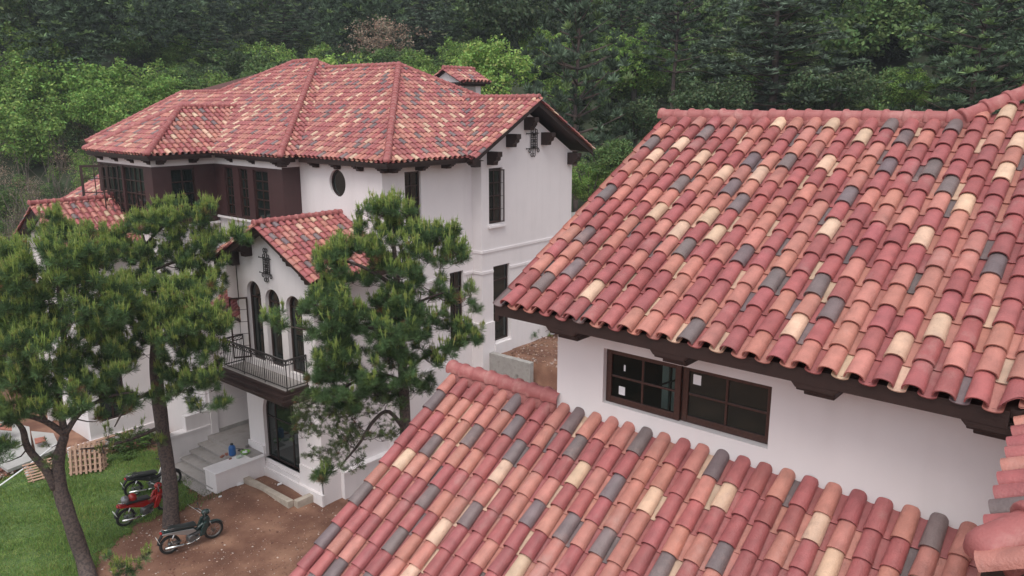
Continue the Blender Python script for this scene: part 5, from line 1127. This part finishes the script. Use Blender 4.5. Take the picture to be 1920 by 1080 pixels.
slab('board_sheet', [onz(-30, 850, .25), onz(14, 881, .25), onz(62, 862, .3), onz(55, 800, .6), onz(10, 790, .7), onz(-30, 790, .7)], .12, 'sheet', 'big pale grey sheet lying on the rubble at the left edge', 'sheet')
slab('board_sheet', [onz(70, 858, .45), onz(112, 838, .45), onz(100, 812, .6), onz(58, 808, .7)], .10, 'sheet', 'smaller grey board between the forks of the left pine', 'sheet')
slab('orange_tarp', [onz(66, 832, .72), onz(86, 826, .72), onz(84, 818, .78), onz(64, 822, .78)], .03, 'orange', 'small orange cloth lying on the grey board', 'cloth')
slab('orange_tarp', [onz(-20, 802, .9), onz(22, 806, .9), onz(22, 796, 1.0), onz(-20, 792, 1.0)], .05, 'orange', 'orange red strip above the grey sheet at the left edge', 'cloth')
m = MB(); m.tube([onz(-8, 916, .12), onz(62, 866, .45), onz(104, 833, .9)], .028, 'white', 8); o = m.build('white_pipe'); tag(o, 'long white pipe leaning across the rubble', 'pipe')
m = MB(); p = onz(56, 888, .1); m.blob(p, (.16, .14, .22), 'white', 10, 7); o = m.build('white_sack'); tag(o, 'small white sack beside the low pallet', 'sack')
for k, (px, py, px2, py2, lab) in enumerate(((132, 842, 250, 806, 'reddish plank lying highest on the heap below the annex window'), (128, 850, 235, 828, 'reddish plank lying across the top of the pallets'), (150, 835, 215, 815, 'short broken plank behind the pallets'))):
    m = MB(); a = onz(px, py, .75); b = onz(px2, py2, .75); d_ = Vector(b-a); m.box((a+b)/2, (d_.length/2, .05, .02), 'pal', rz=math.atan2(d_.y, d_.x)); o = m.build('plank'); tag(o, lab, 'plank', 'planks by the annex wall')
n = 1500; pts = []
while len(pts) < n:
    p = onz(RNG.uniform(-60, 130), RNG.uniform(850, 905), 0)
    if not inpoly(np.array([p[0]]), np.array([p[1]]), LP)[0]: pts.append((p[0], p[1], tz(p[0], p[1])+RNG.uniform(0, .12)))
chips('rubble', 'broken red brick rubble along the upper lawn edge', np.array(pts), .02, .14, [(.26, .10, .07), (.32, .15, .11), (.18, .09, .07), (.4, .34, .3)], 'rubble')
m = MB(); m.tube([onz(330, 938, .03), onz(352, 946, .03), onz(376, 962, .03)], .012, 'white', 5); o = m.build('cord'); tag(o, 'thin pale cord lying on the ground beside the pine trunk', 'cord')
# ================================================================== MOTORBIKES
M['tyre'] = mat('tyre', (.022, .021, .02), rough=.85); M['rim'] = mat('alloy_rim', (.33, .32, .31), rough=.35, metal=.9); M['chrome'] = mat('chrome', (.55, .55, .54), rough=.22, metal=1); M['engine'] = mat('engine_metal', (.18, .18, .18), rough=.45, metal=.7, noise=.3, nscale=30)
M['seatv'] = mat('seat_vinyl', (.018, .022, .022), rough=.45); M['redp'] = mat('red_paint', (.33, .018, .015), rough=.22, spec=.6); M['greenp'] = mat('dark_green_paint', (.022, .040, .038), rough=.22, spec=.6); M['whitep'] = mat('white_paint', (.62, .62, .6), rough=.25); M['silverp'] = mat('silver_panel', (.42, .42, .42), rough=.3, metal=.6); M['redl'] = mat('red_lens', (.35, .01, .01), rough=.15); M['plate'] = mat('number_plate_white', (.7, .7, .68), rough=.5)
def motorbike(a, b, label, main, shield, cover, seat='seatv', lean=.10):
    """a: rear wheel contact, b: front wheel contact"""
    a = np.array(a); b = np.array(b); d = b-a; rz = math.atan2(d[1], d[0]); mid = (a+b)/2; e = empty('motorbike', (mid[0], mid[1], tz(mid[0], mid[1])+.01), rz, label=label, cat='motorbike', group='motorbikes parked round the pine trunk')
    e.rotation_euler = (lean, 0, rz); e.scale = (1.1, 1.1, 1.1); WB = .61
    B = lambda m, name, par=e, bev=0: (lambda o: (setattr(o, 'parent', par), o)[1])(m.build(name, bevel=bev))
    for x in (-WB, WB):
        m = MB(); m.torus((x, 0, .285), (0, 1, 0), .245, .040, 'tyre', 30, 8); wh = B(m, 'wheel')
        m = MB(); m.torus((x, 0, .285), (0, 1, 0), .208, .016, 'rim', 30, 6, sy=1.6); m.lathe((x, -.05, .285), [(0, 0), (.045, 0), (.05, .03), (.05, .07), (.045, .1), (0, .1)], 'engine', 14, (0, 1, 0))
        for k in range(18):
            q = 6.283*k/18; s_ = .04*(-1)**k; m.tube([(x+.045*math.cos(q+.3), s_, .285+.045*math.sin(q+.3)), (x+.205*math.cos(q), 0, .285+.205*math.sin(q))], .0035, 'rim', 3, False)
        o = B(m, 'rim', wh)
    # fork, front fender
    for s in (-1, 1):
        m = MB(); m.tube([(WB, .065*s, .285), (WB-.07, .065*s, .47), (WB-.17, .05*s, .76)], [.022, .02, .018], 'chrome', 8); B(m, 'fork')
    m = MB(); pts = []
    for k in range(9):
        q = math.radians(15+k*17); pts.append((WB+.315*math.cos(q), .285+.315*math.sin(q)))
    vs = [(p[0], y, p[1]-(.012 if abs(y) > .04 else 0)) for p in pts for y in (-.055, -.03, .03, .055)]; m.add(vs, [(4*i+j, 4*i+j+1, 4*i+j+5, 4*i+j+4) for i in range(8) for j in range(3)], main, True); o = B(m, 'front_mudguard'); o.modifiers.new('s', 'SOLIDIFY').thickness = .008
    # leg shield
    m = MB(); sh = [(WB-.16, .86), (WB-.11, .74), (WB-.17, .52), (WB-.27, .33), (WB-.33, .30), (WB-.36, .36), (WB-.27, .58), (WB-.25, .80)]
    for s in (-1, 1):
        m.prism([(x, s*.05, z) for x, z in sh], (0, s*.06, 0), shield)
        m.prism([(x+(-.02), s*.11, z) for x, z in [(WB-.19, .72), (WB-.20, .52), (WB-.30, .33), (WB-.42, .32), (WB-.36, .52), (WB-.27, .72)]], (0, s*.075, 0), shield)
    B(m, 'leg_shield', bev=.012)
    # frame tunnel, side covers, tail
    m = MB(); m.tube([(WB-.26, 0, .60), (.12, 0, .47), (-.05, 0, .52), (-.2, 0, .58)], [.055, .06, .07, .08], main, 10); m.prism([(-.12, -.07, .50), (.12, -.07, .52), (.02, -.07, .66), (-.55, -.07, .74), (-.78, -.07, .76), (-.80, -.07, .71), (-.50, -.07, .60)], (0, .14, 0), main); B(m, 'body', bev=.02)
    for s in (-1, 1):
        m = MB(); m.prism([(.10, s*.075, .50), (.02, s*.075, .60), (-.45, s*.085, .69), (-.80, s*.075, .73), (-.82, s*.075, .70), (-.45, s*.085, .60), (-.15, s*.085, .47)], (0, s*.045, 0), cover); B(m, 'side_cover', bev=.012)
    # seat
    m = MB(); pr = [(.14, .66), (.10, .705), (-.05, .725), (-.20, .735), (-.30, .765), (-.52, .785), (-.60, .77), (-.61, .735), (-.3, .70), (.05, .655)]
    m.prism([(x, -.115, z) for x, z in pr], (0, .23, 0), seat, True); B(m, 'seat', bev=.025)
    # rack / tail light / plate
    m = MB(); m.tube([(-.45, .1, .80), (-.72, .09, .82), (-.80, 0, .82), (-.72, -.09, .82), (-.45, -.1, .80)], .010, 'chrome', 6); B(m, 'grab_rail')
    m = MB(); m.blob((-.82, 0, .715), (.035, .07, .035), 'redl', 10, 6); B(m, 'tail_light')
    m = MB(); m.prism([(-.80, -.05, .68), (-.90, -.05, .50), (-.93, -.05, .38), (-.90, -.05, .37), (-.86, -.05, .50), (-.76, -.05, .66)], (0, .10, 0), 'black'); rf = B(m, 'rear_mudguard', bev=.006)
    m = MB(); m.box((-.915, 0, .52), (.006, .085, .075), 'plate', R=Matrix.Rotation(-.35, 3, 'Y')); B(m, 'number_plate', rf)
    # engine, exhaust, pegs, stand
    m = MB(); m.lathe((-.02, -.11, .30), [(0, 0), (.09, 0), (.11, .03), (.11, .19), (.09, .22), (0, .22)], 'engine', 18, (0, 1, 0)); m.tube([(.03, 0, .34), (.24, 0, .36)], [.065, .055], 'engine', 10); m.box((.02, 0, .24), (.16, .10, .05), 'engine'); B(m, 'engine', bev=.006)
    m = MB(); m.tube([(.22, -.05, .31), (.16, -.10, .22), (-.05, -.13, .19), (-.22, -.135, .20)], .016, 'chrome', 7); m.tube([(-.22, -.135, .205), (-.30, -.14, .215), (-.78, -.15, .29)], [.022, .040, .043], 'chrome', 12); B(m, 'exhaust')
    m = MB(); m.tube([(.05, -.22, .22), (.05, .22, .22)], .012, 'black', 6); B(m, 'footrest')
    for s in (-1, 1):
        m = MB(); m.tube([(-.50, .10*s, .64), (-WB+.0, .09*s, .30)], [.026, .022], 'chrome', 8); B(m, 'shock_absorber')
    m = MB(); m.tube([(-.30, .03, .29), (-WB, .06, .285)], .022, 'engine', 6); m.tube([(-.30, -.03, .29), (-WB, -.06, .285)], .022, 'engine', 6); B(m, 'swing_arm')
    # handlebar, headlight, mirrors
    m = MB(); m.blob((WB-.20, 0, .935), (.12, .10, .085), main, 14, 8); hb = B(m, 'headlight_cowl')
    m = MB(); m.blob((WB-.10, 0, .93), (.035, .065, .055), 'rim', 12, 7); B(m, 'headlight', hb)
    m = MB(); m.tube([(WB-.36, .34, .93), (WB-.30, .22, .95), (WB-.22, 0, .94), (WB-.30, -.22, .95), (WB-.36, -.34, .93)], .013, 'chrome', 7); h_ = B(m, 'handlebar')
    for s in (-1, 1):
        m = MB(); m.tube([(WB-.31, .24*s, .948), (WB-.37, .35*s, .928)], .019, 'black', 8); B(m, 'grip', h_)
        m = MB(); m.tube([(WB-.30, .20*s, .96), (WB-.30, .26*s, 1.08)], .006, 'black', 5); m.blob((WB-.31, .27*s, 1.10), (.014, .055, .04), 'black', 10, 6); B(m, 'mirror', h_)
    m = MB(); m.tube([(-.05, .10, .22), (-.12, .22, .02)], .010, 'black', 5); B(m, 'side_stand')
    return e
def gp(px, py): return onz(px, py, 0)[:2]
motorbike(gp(325, 1036), gp(396, 1011), 'dark green motorbike parked on the brown soil in front of the pine trunk', 'greenp', 'greenp', 'silverp')
b2 = motorbike(gp(237, 987), gp(311, 957), 'red motorbike with two helmets on its seat, between its two neighbours', 'redp', 'redp', 'redp')
motorbike(gp(246, 933), gp(330, 908), 'white and black motorbike nearest the stone steps, behind the pine trunk', 'black', 'whitep', 'black')
mw = b2.matrix_basis
M['helm'] = mat('silver_helmet', (.25, .25, .26), rough=.25, metal=.4)
for (x, m_, lab, nm) in ((-.60, 'helm', 'grey and silver helmet at the rear of the red motorbike seat', 'helmet'), (-.38, 'redp', 'red helmet resting on the red motorbike seat', 'helmet')):
    p = mw @ Vector((x, 0, .86)); e = wempty('helmet', tuple(p), label=lab, cat='helmet'); m = MB(); m.lathe(p-Vector((0, 0, .09)), [(.115, 0), (.13, .03), (.135, .09), (.115, .16), (.07, .205), (.0, .22)], m_, 18); m.build('shell', e)
    m = MB(); m.tube([p+Vector((.12*math.cos(q), .12*math.sin(q), -.075)) for q in np.linspace(-1.0, 1.0, 8)], .012, 'black', 6); m.build('visor', e)
# ================================================================== AIR
hz = MB(); hz.b2((-60, -250, -3), (330, 330, 75), 'white'); me = hz.mesh('haze'); me.materials.clear()
hm = bpy.data.materials.new('haze'); hm.use_nodes = True; t = hm.node_tree; t.nodes.clear(); out = t.nodes.new('ShaderNodeOutputMaterial'); pv = t.nodes.new('ShaderNodeVolumePrincipled')
pv.inputs['Color'].default_value = (.88, .92, 1, 1); pv.inputs['Density'].default_value = .0006; pv.inputs['Anisotropy'].default_value = .2; t.links.new(pv.outputs[0], out.inputs['Volume'])
me.materials.append(hm); o = link('haze', me); tag(o, 'thin pale haze between the camera and the wooded hillside', 'haze', kind='stuff')
